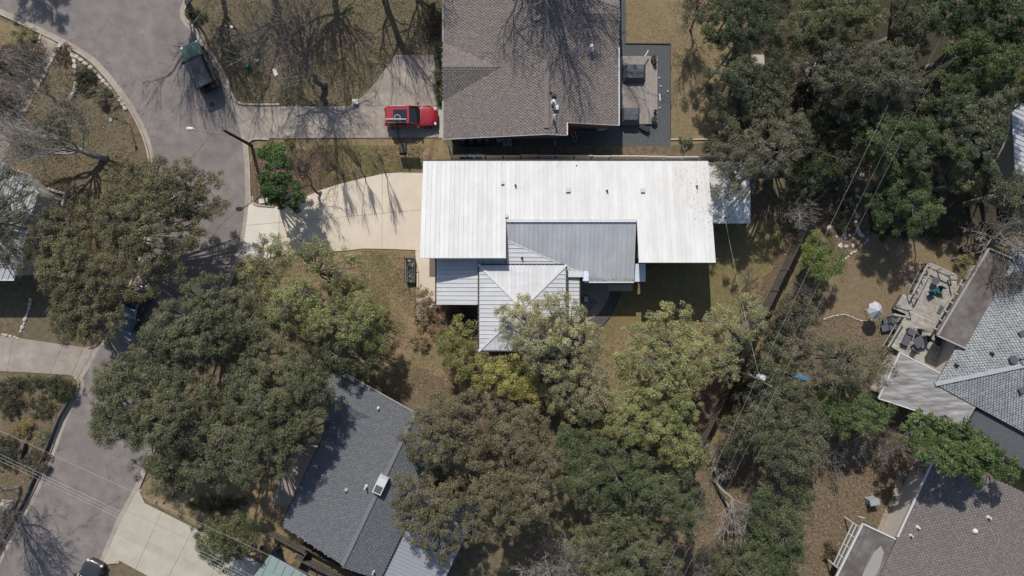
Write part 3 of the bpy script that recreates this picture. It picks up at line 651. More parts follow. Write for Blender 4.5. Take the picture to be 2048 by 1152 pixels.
pt_ = [W2(*p, 2.93) for p in ((1762, 1092), (1748, 1105), (1727, 1145), (1722, 1160), (1745, 1162), (1758, 1140), (1768, 1105))]
MB().prism(pt_, 2.925, th=.02).build('patch', plain('tar_patch', (.30, .275, .25), .9), pr)
for a, b in (((1738, 1050), (1690, 1160)), ((1757, 1060), (1722, 1150))): MB().beam(W(*a, 2.905), W(*b, 2.905), .05, .02).build('seam', M_dgrey, pr)
pipe_vent(hm, *onroof(1835, 1054, zm1), h=.35, r=.08, m=M_trimw); pipe_vent(hm, *onroof(1821, 1070, zm1), h=.4, r=.06, m=M_trimw); pipe_vent(hm, *onroof(1976, 1034, zm1), h=.4, r=.08, m=M_trimw)
x, y, z = onroof(1949, 1062, zm1); b = MB()
for k in range(4): b.cyl((x, y, z + .05 + .08 * k), .24 * cos(k * .38), .08, 14, r2=.24 * cos((k + 1) * .38))
b.build('turbine_vent', M_trimw, hm)
# skylight frame of the glazed lean-to
gl = thing('glass_lean_to', 'white framed glass lean-to with eight panes beside the flat porch roof', 'cold frame', (*W2(1690, 1095), 0))
gl.location = (0, 0, 0)
q = [W(1706, 1046, 1.6), W(1720, 1054, 2.5), W(1679, 1139, 2.5), W(1667, 1129, 1.6)]; Q = [np.array(p) for p in q]
for j in range(4):
    for i in range(2):
        f = lambda s_, t_: (Q[0] * (1 - s_) + Q[1] * s_) * (1 - t_) + (Q[3] * (1 - s_) + Q[2] * s_) * t_
        a, b_, c_, d_ = f(i / 2 + .04, j / 4 + .02), f(i / 2 + .46, j / 4 + .02), f(i / 2 + .46, j / 4 + .23), f(i / 2 + .04, j / 4 + .23)
        mb = MB(); mb.add([a, b_, c_, d_, a - (0, 0, .02), b_ - (0, 0, .02), c_ - (0, 0, .02), d_ - (0, 0, .02)], [(3, 2, 1, 0), (4, 5, 6, 7), (0, 1, 5, 4), (1, 2, 6, 5), (2, 3, 7, 6), (3, 0, 4, 7)])
        mb.build('pane', plain('dusty_glass', (.16, .15, .13), .2), gl)
fr = MB()
for i in range(3): fr.beam(f(i / 2, 0), f(i / 2, 1), .07, .09)
for j in range(5): fr.beam(f(0, j / 4), f(1, j / 4), .06, .08)
fr.build('frame', M_trimw, gl)
for p in (Q[0], Q[3]): MB().beam(p, (p[0], p[1], 0), .1, .1).build('post', M_trimw, gl)
# ---------------------------------------------------------------- houses glimpsed at the left and right edges
he = thing('house', 'pale roofed house glimpsed through the sparse oak at the left edge', 'house', (0, 0, 0))
PE = WP([(-200, 250), (10, 325), (78, 385), (50, 480), (28, 560), (-200, 560)], 3.6)
metal_roof(he, 'roof', PE, lambda x, y: 3.6, radians(70), plain('aged_white_metal', (.36, .365, .37), .6), pitch=.5)
edge_trim(he, 'gutter', [(*PE[4], 3.55), (*PE[5], 3.55)], M_trimw, .12, .14)
MB().prism(offset(PE, .5), 3.45, 0).build('wall', M_wall, he)
hr = thing('house', 'grey metal roofed house glimpsed behind the trees at the right edge', 'house', (0, 0, 0))
PR = WP([(2022, 208), (2180, 190), (2200, 430), (2032, 360)], 3.4)
metal_roof(hr, 'roof', PR, lambda x, y: 3.4, radians(155), plain('grey_sheet', (.42, .43, .44), .5), pitch=.4)
MB().prism(offset(PR, .5), 3.2, 0).build('wall', M_wall, hr)
# ================================================================ TREES AND PLANTS
def unit(a): return a / (np.linalg.norm(a, axis=-1, keepdims=True) + 1e-9)
def leaves(cen, rc, outd, n, L, c1, c2, rg, flat=.7, up=.5, mixv=None, aspect=.55):
    """cen (m,3) clump centres, rc (m,), n leaves per clump (m,)"""
    idx = np.repeat(np.arange(len(cen)), n); k = len(idx)
    d = rg.normal(size=(k, 3)); d[:, 2] = d[:, 2] * .8 + .35; d = unit(d)
    rad = rc[idx, None] * rg.uniform(.25, 1.0, (k, 1)) ** .8; p = cen[idx] + d * rad * (1, 1, flat)
    nrm = unit(.55 * d + .35 * outd[idx] + (0, 0, up) + .75 * rg.normal(size=(k, 3)))
    t = unit(np.cross(nrm, rg.normal(size=(k, 3)))); b = np.cross(nrm, t); l = L * rg.uniform(.6, 1.35, (k, 1))
    V = np.stack([p - t * l * .45 - b * l * aspect * .5, p + t * l * .55, p - t * l * .3 + b * l * aspect * .5], 1)
    mv = (rg.uniform(0, 1, len(cen)) if mixv is None else mixv)[idx, None]
    mv = np.clip(mv + rg.normal(0, .28, (k, 1)), 0, 1); tone = rg.uniform(.86, 1.12, len(cen))[idx, None] * rg.uniform(.72, 1.28, (k, 1))
    return V, (np.array(c1) * (1 - mv) + np.array(c2) * mv) * tone
def tubes(PL, RL, k, colr):
    """PL (m,n,3) polylines, RL (m,n) radii -> separate quads"""
    d = np.gradient(PL, axis=1); d = unit(d); ref = np.where(np.abs(d[..., 2:3]) < .9, np.array((0, 0, 1.)), np.array((1., 0, 0)))
    r = unit(np.cross(d, ref)); u = np.cross(d, r); a = np.arange(k) * 2 * pi / k
    ring = PL[:, :, None] + (r[:, :, None] * np.cos(a)[None, None, :, None] + u[:, :, None] * np.sin(a)[None, None, :, None]) * RL[:, :, None, None]
    nx = np.roll(ring, -1, 2); q = np.stack([ring[:, :-1], nx[:, :-1], nx[:, 1:], ring[:, 1:]], 3); return q.reshape(-1, 4, 3)
def sample(poly, rmin, tries=400, rg=None, maxn=400):
    """scattered points inside polygon at least rmin apart"""
    xs = [p[0] for p in poly]; ys = [p[1] for p in poly]; out = []
    P = np.stack([rg.uniform(min(xs), max(xs), tries), rg.uniform(min(ys), max(ys), tries)], 1); P = P[inside(P, poly)]
    for p in P:
        if all((p[0] - q[0]) ** 2 + (p[1] - q[1]) ** 2 > rmin * rmin for q in out): out.append(p)
        if len(out) >= maxn: break
    return out
def edge_dist(p, poly):
    best = 1e9
    for i in range(len(poly)):
        a, b = np.array(poly[i]), np.array(poly[(i + 1) % len(poly)]); t = np.clip(np.dot(p - a, b - a) / (np.dot(b - a, b - a) + 1e-9), 0, 1); best = min(best, np.linalg.norm(a + (b - a) * t - p))
    return best
NLEAF = 0; SEED = 100
GC = .9
def tree(name, label, cat, poly_px, ztop, c1, c2, dens=300, base=None, rl=1.35, L=.12, rc=.40, gap=.12, bark=None, group=None, zb=.8, twigs=True, flat=.6, aspect=.55, thick=1):
    """a broadleaf tree: poly_px is the crown outline as seen, built at its own height"""
    global NLEAF, SEED; SEED += 1; rg = np.random.default_rng(SEED)
    zc = ztop - rl * .55; poly = WP(poly_px, zc); cx = np.mean([p[0] for p in poly]); cy = np.mean([p[1] for p in poly])
    if area(poly) < 0: poly = poly[::-1]
    ins = offset(poly, rl * .22)
    if area(ins) <= 0 or area(ins) > area(poly): ins = poly
    lobes = sample(ins, rl * .74, 1400, rg); cen = []; rcs = []; outs = []; LC = []
    if not lobes: lobes = [np.array((cx, cy))]
    dmax = max(edge_dist(p, poly) for p in lobes) + .01
    for p in lobes:
        e = edge_dist(p, poly); r = min(rl, max(e * 1.1, rl * .6)) * rg.uniform(.85, 1.12)
        z = zc - (1 - min(1, e / dmax)) * zb * min(2.2, ztop * .22) + rg.normal(0, .52 * min(1, ztop / 7)); LC.append((p[0], p[1], z, r))
        m = max(4, int(2.5 * (r / rc) ** 2)); d = rg.normal(size=(m, 3)); d[:, 2] = np.abs(d[:, 2]) * .9 - .15; d = unit(d)
        rad = r * rg.uniform(.62, 1.06, (m, 1)); c = np.array((p[0], p[1], z)) + d * rad * (1, 1, flat); c[:, 2] = np.maximum(c[:, 2], .25)
        nz = np.sin(c[:, 0] * 2.9 + c[:, 1] * 1.3 + SEED) * np.sin(c[:, 1] * 3.3 - c[:, 0] * .9 + SEED * 2) + .5 * np.sin(c[:, 0] * 6.1) * np.sin(c[:, 1] * 5.7); keep = (rg.uniform(size=m) > gap) & (nz > -.74 - rg.uniform(0, .5, m) + gap * .8); cen.append(c[keep]); outs.append(d[keep]); rcs.append((rc * rg.uniform(.55, 1.2, m))[keep])
    cen = np.concatenate(cen); outs = np.concatenate(outs); rcs = np.concatenate(rcs)
    ph = rg.uniform(0, 6, 2); mixv = np.clip(.5 + .35 * np.sin(cen[:, 0] * .9 + ph[0]) * np.cos(cen[:, 1] * .8 + ph[1]) + rg.normal(0, .2, len(cen)), 0, 1)
    n = np.maximum(6, (dens * rcs ** 2 * 3.15 * rg.uniform(.6, 1.25, len(cen))).astype(int))
    V, C = leaves(cen, rcs, outs, n, L, c1, c2, rg, mixv=mixv, aspect=aspect)
    bx, by = W2(*base) if base else (cx + rg.uniform(-.6, .6), cy + rg.uniform(-.6, .6))
    t = thing(name, label, cat, (bx, by, 0), 0, group); org = np.array((bx, by, 0.))
    o = np_mesh('crown', V - org, C, M_leaf, t, q=3); NLEAF += len(V)
    # trunk, limbs to the lobes, twigs to the clumps
    bark = bark or M_bark; b = MB(); R0 = .045 * ztop * thick * .6 + .05; zt = ztop * .33; lean = rg.normal(0, .25, 2)
    top = np.array((lean[0], lean[1], zt)); b.tube([(0, 0, -.1), (0, 0, .12), tuple(top * .5), tuple(top)], [R0 * 1.5, R0 * 1.1, R0, R0 * .85], 9)
    b.build('trunk', bark, t, smooth=True)
    P_, R_ = [], []
    for (x, y, z, r) in LC:
        a = top; q = np.array((x - bx, y - by, z - r * .15)); mid = a + (q - a) * .5 + np.array((*rg.normal(0, .35, 2), (q[2] - a[2]) * .18)); s_ = np.linspace(0, 1, 6)[:, None]
        P_.append((1 - s_) ** 2 * a + 2 * s_ * (1 - s_) * mid + s_ ** 2 * q + rg.normal(0, .06, (6, 3)) * s_ * (1 - s_) * 4); R_.append(np.linspace(R0 * .42, R0 * .12, 6))
    Q = [tubes(np.array(P_), np.array(R_), 5, None)]
    if twigs:
        ends = np.array([(x - bx, y - by, z - r * .15) for x, y, z, r in LC]); C0_ = cen - org; di = np.linalg.norm(C0_[:, None] - ends[None], axis=2).argmin(1); a = ends[di]; s_ = np.linspace(0, 1, 4)[None, :, None]
        PT = a[:, None] * (1 - s_) + (C0_ + outs * rcs[:, None] * .35)[:, None] * s_ + rg.normal(0, .08, (len(cen), 4, 3)) * s_ * (1 - s_) * 4
        Q.append(tubes(PT, np.tile(np.array((.026, .02, .014, .007)) * thick, (len(cen), 1)), 3, None))
    Q = np.concatenate(Q); np_mesh('limb', Q, np.ones((len(Q), 3)), bark, t)
    return t
OB1, OB2 = (.142, .130, .066), (.230, .212, .112)      # brown olive oak
OG1, OG2 = (.108, .118, .058), (.205, .203, .108)      # grey olive oak
DG1, DG2 = (.060, .095, .035), (.135, .175, .070)      # dark green
YG1, YG2 = (.17, .175, .055), (.33, .315, .11)         # yellow green
MG1, MG2 = (.13, .145, .055), (.28, .26, .11)
oakg = 'live oaks along the street'
tree('live_oak', 'brown olive oak hanging over the street bend, opposite the white-roofed house', 'tree', [(200, 350), (300, 322), (350, 316), (400, 330), (432, 362), (440, 410), (405, 445), (395, 500), (365, 552), (300, 560), (230, 540), (180, 480), (165, 400)], 8.2, OB1, OB2, base=(255, 470), gap=.2)
tree('live_oak', 'brown olive oak just above the left edge driveway, covering a parked car', 'tree', [(60, 425), (110, 400), (165, 395), (185, 480), (230, 540), (300, 560), (318, 585), (285, 612), (238, 600), (228, 640), (212, 680), (175, 690), (110, 678), (82, 640), (88, 600), (45, 540), (30, 480)], 8.0, OB1, OB2, base=(170, 575), gap=.16)
tree('live_oak', 'thin grey oak whose crown lets a pale roof show through at the left edge', 'tree', [(-60, 325), (20, 335), (70, 370), (95, 420), (60, 470), (35, 545), (-60, 540)], 8.5, (.12, .115, .075), (.22, .21, .15), dens=200, gap=.25, base=(25, 450))
tree('live_oak', 'grey olive oak in the middle of the street side, just below the bend', 'tree', [(300, 640), (330, 600), (350, 570), (400, 545), (450, 552), (480, 578), (530, 615), (560, 660), (560, 700), (530, 718), (470, 705), (400, 742), (330, 732), (285, 692), (262, 690)], 8.8, OG1, OG2, base=(425, 640))
tree('live_oak', 'wide grey olive oak overhanging the street where it narrows', 'tree', [(185, 735), (240, 700), (290, 688), (340, 725), (400, 745), (430, 790), (420, 860), (375, 930), (325, 968), (275, 930), (255, 890), (210, 908), (166, 872), (170, 800)], 8.8, OG1, OG2, base=(340, 820))
tree('live_oak', 'grey olive oak spreading against the west side of the charcoal roof', 'tree', [(430, 790), (470, 700), (540, 720), (610, 700), (655, 742), (658, 800), (635, 850), (618, 895), (590, 905), (565, 975), (500, 978), (440, 988), (380, 988), (325, 975), (370, 930), (420, 860)], 9.0, OG1, OG2, base=(520, 820))
tree('live_oak', 'small dark oak above the north corner of the charcoal roof', 'tree', [(600, 655), (640, 665), (700, 690), (755, 706), (762, 735), (720, 752), (680, 745), (655, 738), (615, 700)], 6.5, (.075, .085, .04), (.14, .145, .07), base=(680, 700))
MG3, MG4 = (.185, .185, .08), (.40, .365, .17)
tree('live_oak', 'loose green oak reaching over the pale driveway apron', 'tree', [(500, 505), (512, 476), (545, 466), (585, 474), (605, 505), (590, 545), (560, 575), (520, 590), (490, 560), (474, 530)], 6.5, MG3, MG4, dens=210, base=(545, 545), gap=.3, rl=1.2)
tree('live_oak', 'loose green oak at the lower edge of the main driveway', 'tree', [(600, 505), (618, 472), (655, 463), (672, 490), (725, 512), (742, 545), (730, 575), (690, 580), (640, 568), (596, 545)], 6.5, MG3, MG4, dens=210, base=(660, 545), gap=.28, rl=1.2)
tree('live_oak', 'dense green oak on the front lawn left of the raised planter', 'tree', [(512, 565), (560, 548), (605, 560), (650, 572), (700, 568), (742, 582), (758, 605), (764, 650), (775, 700), (745, 708), (690, 690), (620, 668), (560, 650), (518, 610)], 7.0, (0.166, 0.192, 0.070), (0.371, 0.371, 0.154), base=(660, 615), rc=.38)
tree('small_tree', 'thin shrubby tree at the driveway corner beside the white fallen board', 'tree', [(475, 520), (500, 512), (508, 540), (500, 590), (475, 575)], 3.5, OG1, MG2, dens=160, rl=.7, gap=.3)
tree('flowering_tree', 'pale speckled tree leaning over the hip-roofed wing', 'tree', [(985, 640), (1000, 603), (1030, 583), (1065, 592), (1100, 578), (1150, 600), (1180, 640), (1205, 672), (1215, 712), (1180, 742), (1120, 755), (1060, 742), (1015, 705)], 8.2, (0.243, 0.230, 0.102), (0.512, 0.474, 0.256), dens=230, gap=.27, base=(1130, 720), rl=1.4)
tree('small_tree', 'olive tree south of the hip-roofed wing, beside the yellow tree', 'tree', [(1090, 730), (1150, 735), (1195, 718), (1225, 755), (1218, 800), (1185, 845), (1120, 832), (1088, 790)], 6.5, (0.192, 0.186, 0.102), (0.384, 0.346, 0.192), base=(1150, 790), rl=1.3)
tree('small_tree', 'yellow green bushy tree standing left of the hip-roofed wing', 'tree', [(872, 700), (878, 662), (908, 635), (945, 640), (957, 680), (950, 722), (925, 762), (890, 748)], 5.0, YG1, YG2, base=(912, 715), rl=1.0, rc=.42)
tree('small_tree', 'yellow leaved tree just south of the hip-roofed wing', 'tree', [(928, 755), (955, 715), (1005, 702), (1060, 718), (1092, 758), (1108, 800), (1062, 816), (1000, 790), (950, 772)], 4.8, (0.243, 0.237, 0.077), (0.538, 0.480, 0.166), base=(1015, 765), rl=1.1, rc=.45)
tree('live_oak', 'yellow green oak reaching up toward the lawn shadow of the white roof', 'tree', [(1228, 735), (1262, 662), (1310, 625), (1350, 603), (1388, 622), (1402, 648), (1435, 662), (1440, 720), (1400, 772), (1340, 792), (1262, 788)], 7.2, (0.218, 0.230, 0.096), (0.448, 0.429, 0.198), rc=.38, base=(1330, 710), rl=1.5)
tree('live_oak', 'greenest oak in the pointed south corner of the back garden', 'tree', [(1180, 845), (1200, 785), (1245, 768), (1320, 782), (1385, 778), (1400, 810), (1385, 850), (1400, 900), (1405, 942), (1350, 932), (1290, 902), (1225, 872)], 6.6, (.165, .19, .068), (.36, .355, .15), rc=.38, base=(1300, 840), rl=1.5)
tree('live_oak', 'pale olive oak against the east fence, right of the lawn shadow', 'tree', [(1415, 640), (1448, 605), (1500, 588), (1537, 608), (1528, 660), (1505, 712), (1475, 762), (1440, 775), (1432, 700)], 7.0, (0.211, 0.218, 0.102), (0.422, 0.397, 0.198), rc=.38, base=(1465, 680), rl=1.4)
tree('live_oak', 'brown olive oak touching the east side of the charcoal roof', 'tree', [(798, 850), (845, 802), (915, 783), (960, 800), (992, 850), (985, 925), (940, 960), (885, 955), (825, 940), (796, 900)], 8.6, OB1, (.245, .21, .125), base=(895, 860))
tree('live_oak', 'brown olive oak whose crown overhangs the pale metal patio roof', 'tree', [(800, 945), (850, 942), (930, 960), (942, 1030), (935, 1100), (900, 1148), (838, 1125), (790, 1052), (783, 990)], 8.2, OB1, (.245, .21, .125), base=(875, 1020), dens=270, gap=.18)
tree('live_oak', 'largest brown olive oak at the bottom, right of the metal patio roof', 'tree', [(960, 800), (1040, 820), (1110, 850), (1122, 920), (1110, 990), (1100, 1045), (1045, 1075), (970, 1096), (925, 1080), (942, 1030), (940, 960), (992, 920)], 9.0, OB1, (.245, .21, .125), base=(1030, 940))
tree('live_oak', 'dark green oak below the pointed corner of the garden', 'tree', [(1108, 862), (1200, 880), (1300, 922), (1392, 965), (1425, 1010), (1418, 1062), (1380, 1088), (1340, 1045), (1260, 1042), (1180, 1022), (1118, 990)], 8.6, (.075, .098, .040), (.155, .17, .078), base=(1250, 960))
tree('live_oak', 'olive oak cut by the bottom edge, right of the bare grey thicket', 'tree', [(1140, 1065), (1225, 1030), (1320, 1040), (1345, 1095), (1365, 1190), (1200, 1220), (1150, 1130)], 8.0, OG1, OG2, base=(1245, 1105))
tree('live_oak', 'olive oak leaning over the white patio cover at the north-east end of the long roof', 'tree', [(1432, 320), (1450, 245), (1500, 214), (1570, 203), (1625, 238), (1634, 290), (1600, 322), (1575, 352), (1515, 352), (1490, 400), (1445, 405), (1428, 360)], 8.2, (.125, .12, .07), (.235, .22, .135), base=(1540, 320), dens=230, gap=.22)
tree('live_oak', 'dark oak cut by the top edge beside the tan lawn', 'tree', [(1385, 10), (1395, -40), (1500, -70), (1565, -30), (1555, 60), (1480, 112), (1425, 95)], 8.5, DG1, (.135, .14, .075), base=(1470, 20))
tree('live_oak', 'dark oak shading the right side of the tan lawn', 'tree', [(1395, 140), (1440, 112), (1500, 100), (1565, 112), (1590, 170), (1565, 225), (1500, 222), (1430, 195)], 8.5, (.065, .078, .04), (.14, .145, .08), base=(1480, 165))
tree('live_oak', 'mid green tree cut by the top edge above the dark woodland clearing', 'tree', [(1562, 20), (1640, -40), (1765, -30), (1795, 50), (1700, 92), (1620, 95), (1570, 75)], 9.0, MG1, (.16, .165, .08), base=(1660, 40))
tree('live_oak', 'broad grey oak in the woodland with a brownish top', 'tree', [(1600, 130), (1640, 98), (1720, 85), (1795, 72), (1850, 110), (1865, 168), (1825, 205), (1745, 205), (1665, 190)], 9.5, (.085, .088, .05), (.19, .18, .115), base=(1730, 145))
tree('cedar_tree', 'dark cedar at the top right corner', 'tree', [(1850, -30), (1960, -60), (2110, -40), (2110, 70), (1985, 75), (1885, 50)], 9.0, (.045, .065, .025), (.11, .14, .05), base=(1960, 10), L=.2, aspect=.3)
tree('cedar_tree', 'dark cedar below the corner cedar at the right edge', 'tree', [(1880, 90), (1960, 82), (2060, 85), (2110, 150), (1990, 165), (1900, 150)], 8.6, (.045, .065, .025), (.12, .15, .05), base=(1985, 125), L=.2, aspect=.3)
tree('woodland_tree', 'bushy green tree behind the east fence corner, crossed by power lines', 'tree', [(1712, 225), (1790, 208), (1870, 222), (1905, 268), (1885, 325), (1800, 335), (1728, 300)], 8.0, DG1, (.17, .19, .085), base=(1800, 270))
tree('small_tree', 'yellow green young tree under the power lines at the fence corner', 'tree', [(1710, 300), (1750, 285), (1790, 305), (1785, 340), (1738, 352)], 5.0, (.14, .16, .04), (.27, .27, .07), rl=.9)
tree('woodland_tree', 'rounded deep green tree above the rear garden path', 'tree', [(1750, 365), (1800, 335), (1860, 342), (1892, 385), (1882, 440), (1835, 466), (1780, 460), (1748, 420)], 6.0, DG1, (.14, .18, .07), base=(1810, 405))
tree('woodland_tree', 'grey green tree beside the grey metal roof at the right edge', 'tree', [(1885, 220), (1940, 165), (2030, 155), (2090, 190), (2035, 225), (2018, 290), (2025, 345), (1950, 340), (1905, 300)], 8.5, (.085, .105, .05), (.185, .19, .105), base=(1970, 255))
tree('woodland_tree', 'thin brownish tree at the right edge above the bare sprawling tree', 'tree', [(1990, 345), (2050, 360), (2110, 400), (2070, 440), (1990, 400)], 7.0, OG1, OG2, dens=140, gap=.35)
tree('small_tree', 'bright green bush tree just outside the east fence', 'tree', [(1600, 500), (1632, 462), (1670, 480), (1692, 520), (1678, 552), (1640, 562), (1608, 545)], 4.0, (.11, .15, .03), (.25, .30, .08), rl=.9, rc=.38)
tree('woodland_tree', 'thin olive tree between the east fence and the umbrella', 'tree', [(1560, 690), (1600, 655), (1660, 665), (1720, 690), (1785, 695), (1805, 740), (1765, 785), (1700, 795), (1640, 765), (1565, 745)], 7.0, (.10, .105, .055), (.20, .19, .11), dens=170, gap=.32, base=(1670, 720))
tree('woodland_tree', 'olive tree in the upper half of the brushy strip outside the east fence', 'tree', [(1490, 850), (1540, 785), (1590, 765), (1640, 800), (1662, 870), (1658, 930), (1620, 965), (1550, 960), (1515, 910)], 7.6, (.095, .105, .055), (.18, .18, .10), base=(1580, 870), dens=240)
tree('woodland_tree', 'dense green tree in the lower half of the brushy strip outside the east fence', 'tree', [(1520, 975), (1600, 968), (1640, 990), (1625, 1060), (1610, 1120), (1590, 1200), (1470, 1220), (1500, 1100)], 7.2, (.075, .095, .04), (.155, .17, .08), base=(1560, 1050))
tree('small_tree', 'rounded green tree left of the streaky lean-to roof', 'tree', [(1640, 770), (1695, 755), (1755, 790), (1788, 828), (1768, 862), (1700, 872), (1650, 830)], 5.6, (.075, .12, .04), (.17, .22, .08), base=(1712, 815), rl=1.3)
tree('juniper_tree', 'big deep green juniper between the two right hand roofs', 'tree', [(1808, 868), (1850, 828), (1882, 842), (1935, 850), (1990, 875), (2035, 915), (2045, 955), (1990, 975), (1930, 960), (1880, 935), (1830, 912)], 8.6, (.07, .115, .035), (.17, .22, .08), base=(1905, 895), L=.2, aspect=.4)
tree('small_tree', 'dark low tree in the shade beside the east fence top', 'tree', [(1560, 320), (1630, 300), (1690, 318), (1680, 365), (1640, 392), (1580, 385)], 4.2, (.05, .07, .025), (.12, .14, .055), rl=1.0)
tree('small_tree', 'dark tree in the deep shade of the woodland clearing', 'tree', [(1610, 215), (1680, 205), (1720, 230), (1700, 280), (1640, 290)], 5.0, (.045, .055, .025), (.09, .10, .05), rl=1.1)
tree('small_tree', 'rounded tree at the end of the pale bottom driveway under the wires', 'tree', [(384, 1070), (418, 1034), (480, 1028), (512, 1058), (505, 1100), (462, 1118), (435, 1150), (400, 1130)], 5.0, (.08, .10, .04), (.20, .20, .09), base=(455, 1085), rl=1.1)
tree('magnolia_tree', 'glossy dark green tree in the mulch at the head of the main driveway', 'tree', [(508, 302), (545, 288), (575, 300), (582, 340), (575, 358), (608, 378), (600, 408), (560, 416), (528, 400), (516, 370), (532, 345)], 5.2, (.045, .085, .02), (.13, .20, .06), base=(556, 378), L=.19, rl=.95, rc=.4, thick=.8)
tree('street_tree', 'leafy tree beyond the top left corner, casting its shadow on the street', 'tree', [(-180, -290), (-60, -300), (-50, -210), (-160, -200)], 9.0, OG1, OG2)
tree('woodland_tree', 'dark green tree in front of the sheet roof at the right edge', 'tree', [(1880, 345), (1925, 325), (1985, 345), (1975, 385), (1910, 392)], 5.6, DG1, MG2, rl=1.1)
# the dense upper right woodland
for lab, P, z, a, b in (
    ('dark tree wedged between the corner cedar and the broad grey oak', [(1785, -30), (1850, -40), (1892, 40), (1878, 98), (1812, 72)], 8.8, (.05, .07, .03), (.13, .15, .06)),
    ('green tree right of the broad grey oak, under the second wire', [(1845, 150), (1905, 140), (1960, 180), (1930, 235), (1860, 225)], 8.0, (.06, .085, .03), (.16, .18, .075)),
    ('dark tree between the tan lawn oaks and the plank walk', [(1538, 62), (1600, 78), (1622, 135), (1590, 165), (1545, 125)], 7.5, (.05, .065, .03), (.13, .14, .065)),
    ('shaded tree below the broad grey oak at the leafy clearing', [(1655, 185), (1735, 200), (1755, 245), (1700, 262), (1650, 235)], 6.8, (.06, .07, .035), (.15, .145, .08)),
    ('bright topped cedar at the right edge above the grey sheet roof', [(1950, 140), (2040, 130), (2110, 160), (2100, 215), (2000, 195)], 8.2, (.07, .10, .03), (.19, .21, .07)),
    ('dark green tree touching the yellow green young tree under the wires', [(1770, 320), (1830, 315), (1850, 355), (1800, 372), (1762, 352)], 6.4, (.05, .08, .03), (.15, .18, .07)),
    ('tree overlapping the upper end of the dark cedar row', [(1890, 60), (1960, 50), (1990, 100), (1950, 120), (1895, 105)], 8.9, (.06, .08, .03), (.15, .17, .06)),
    ('grey tree at the right edge below the sheet roof', [(2000, 350), (2060, 345), (2110, 390), (2060, 420), (2010, 395)], 6.5, (.08, .085, .05), (.18, .17, .11)),
    ('dark tree above the mast end of the patio cover', [(1430, 190), (1490, 205), (1510, 240), (1460, 262), (1420, 240)], 7.2, (.07, .075, .045), (.16, .155, .09)),
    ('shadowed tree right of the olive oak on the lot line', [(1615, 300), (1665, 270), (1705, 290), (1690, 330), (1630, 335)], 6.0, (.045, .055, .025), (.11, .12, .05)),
    ('green tree beside the transformer pole outside the fence', [(1505, 700), (1560, 680), (1590, 730), (1575, 790), (1515, 790)], 5.5, (.085, .10, .045), (.19, .19, .10)),
    ('olive tree beyond the fence between bright bush and transformer pole', [(1560, 600), (1610, 585), (1640, 640), (1600, 680), (1555, 660)], 4.8, (.09, .095, .05), (.19, .18, .11)),
    ('olive tree left of the thicket where the fence ends', [(1440, 850), (1490, 810), (1530, 850), (1510, 920), (1455, 930)], 5.0, (.085, .085, .045), (.18, .165, .10)),
    ('green tree at the bottom edge beside the brushy strip', [(1430, 1110), (1490, 1080), (1520, 1130), (1500, 1190), (1430, 1190)], 5.0, (.08, .09, .045), (.17, .165, .09)),
    ('small oak filling the gap between the street oaks', [(250, 930), (330, 900), (400, 940), (380, 995), (300, 990)], 6.5, (.11, .11, .06), (.21, .195, .12)),
):
    tree('woodland_tree', lab, 'tree', P, z, a, b)
for lab, P, z, a, b in (
    ('dark tree filling the woodland beside the plank walk', [(1620, 70), (1690, 60), (1710, 110), (1660, 150), (1615, 130)], 7.5, (.05, .06, .03), (.13, .13, .065)),
    ('dark tree at the top edge left of the woodland clearing', [(1490, -40), (1560, -60), (1590, 0), (1560, 40), (1500, 20)], 8.0, (.05, .06, .03), (.14, .145, .07)),
    ('dark tree in the gap right of the mast end oak', [(1570, 230), (1625, 215), (1650, 260), (1620, 300), (1580, 290)], 6.5, (.05, .06, .03), (.13, .135, .065)),
    ('dark cedar at the right edge between corner cedar and sheet roof', [(1990, 50), (2060, 45), (2110, 90), (2070, 130), (2000, 110)], 8.0, (.04, .06, .022), (.11, .14, .05)),
    ('green tree left of the grey green tree, above the rounded one', [(1850, 255), (1910, 240), (1930, 290), (1900, 330), (1855, 310)], 7.0, (.055, .08, .03), (.15, .18, .07)),
    ('olive yellow tree in the back garden behind the yellow leaved tree', [(1110, 800), (1180, 810), (1230, 850), (1200, 880), (1130, 860)], 5.5, (0.192, 0.186, 0.077), (0.384, 0.346, 0.154)),
    ('yellow green tree at the tip of the pointed garden corner', [(1330, 880), (1385, 870), (1410, 910), (1400, 955), (1345, 935)], 5.5, (0.218, 0.237, 0.077), (0.435, 0.422, 0.166)),
):
    tree('woodland_tree', lab, 'tree', P, z, a, b)
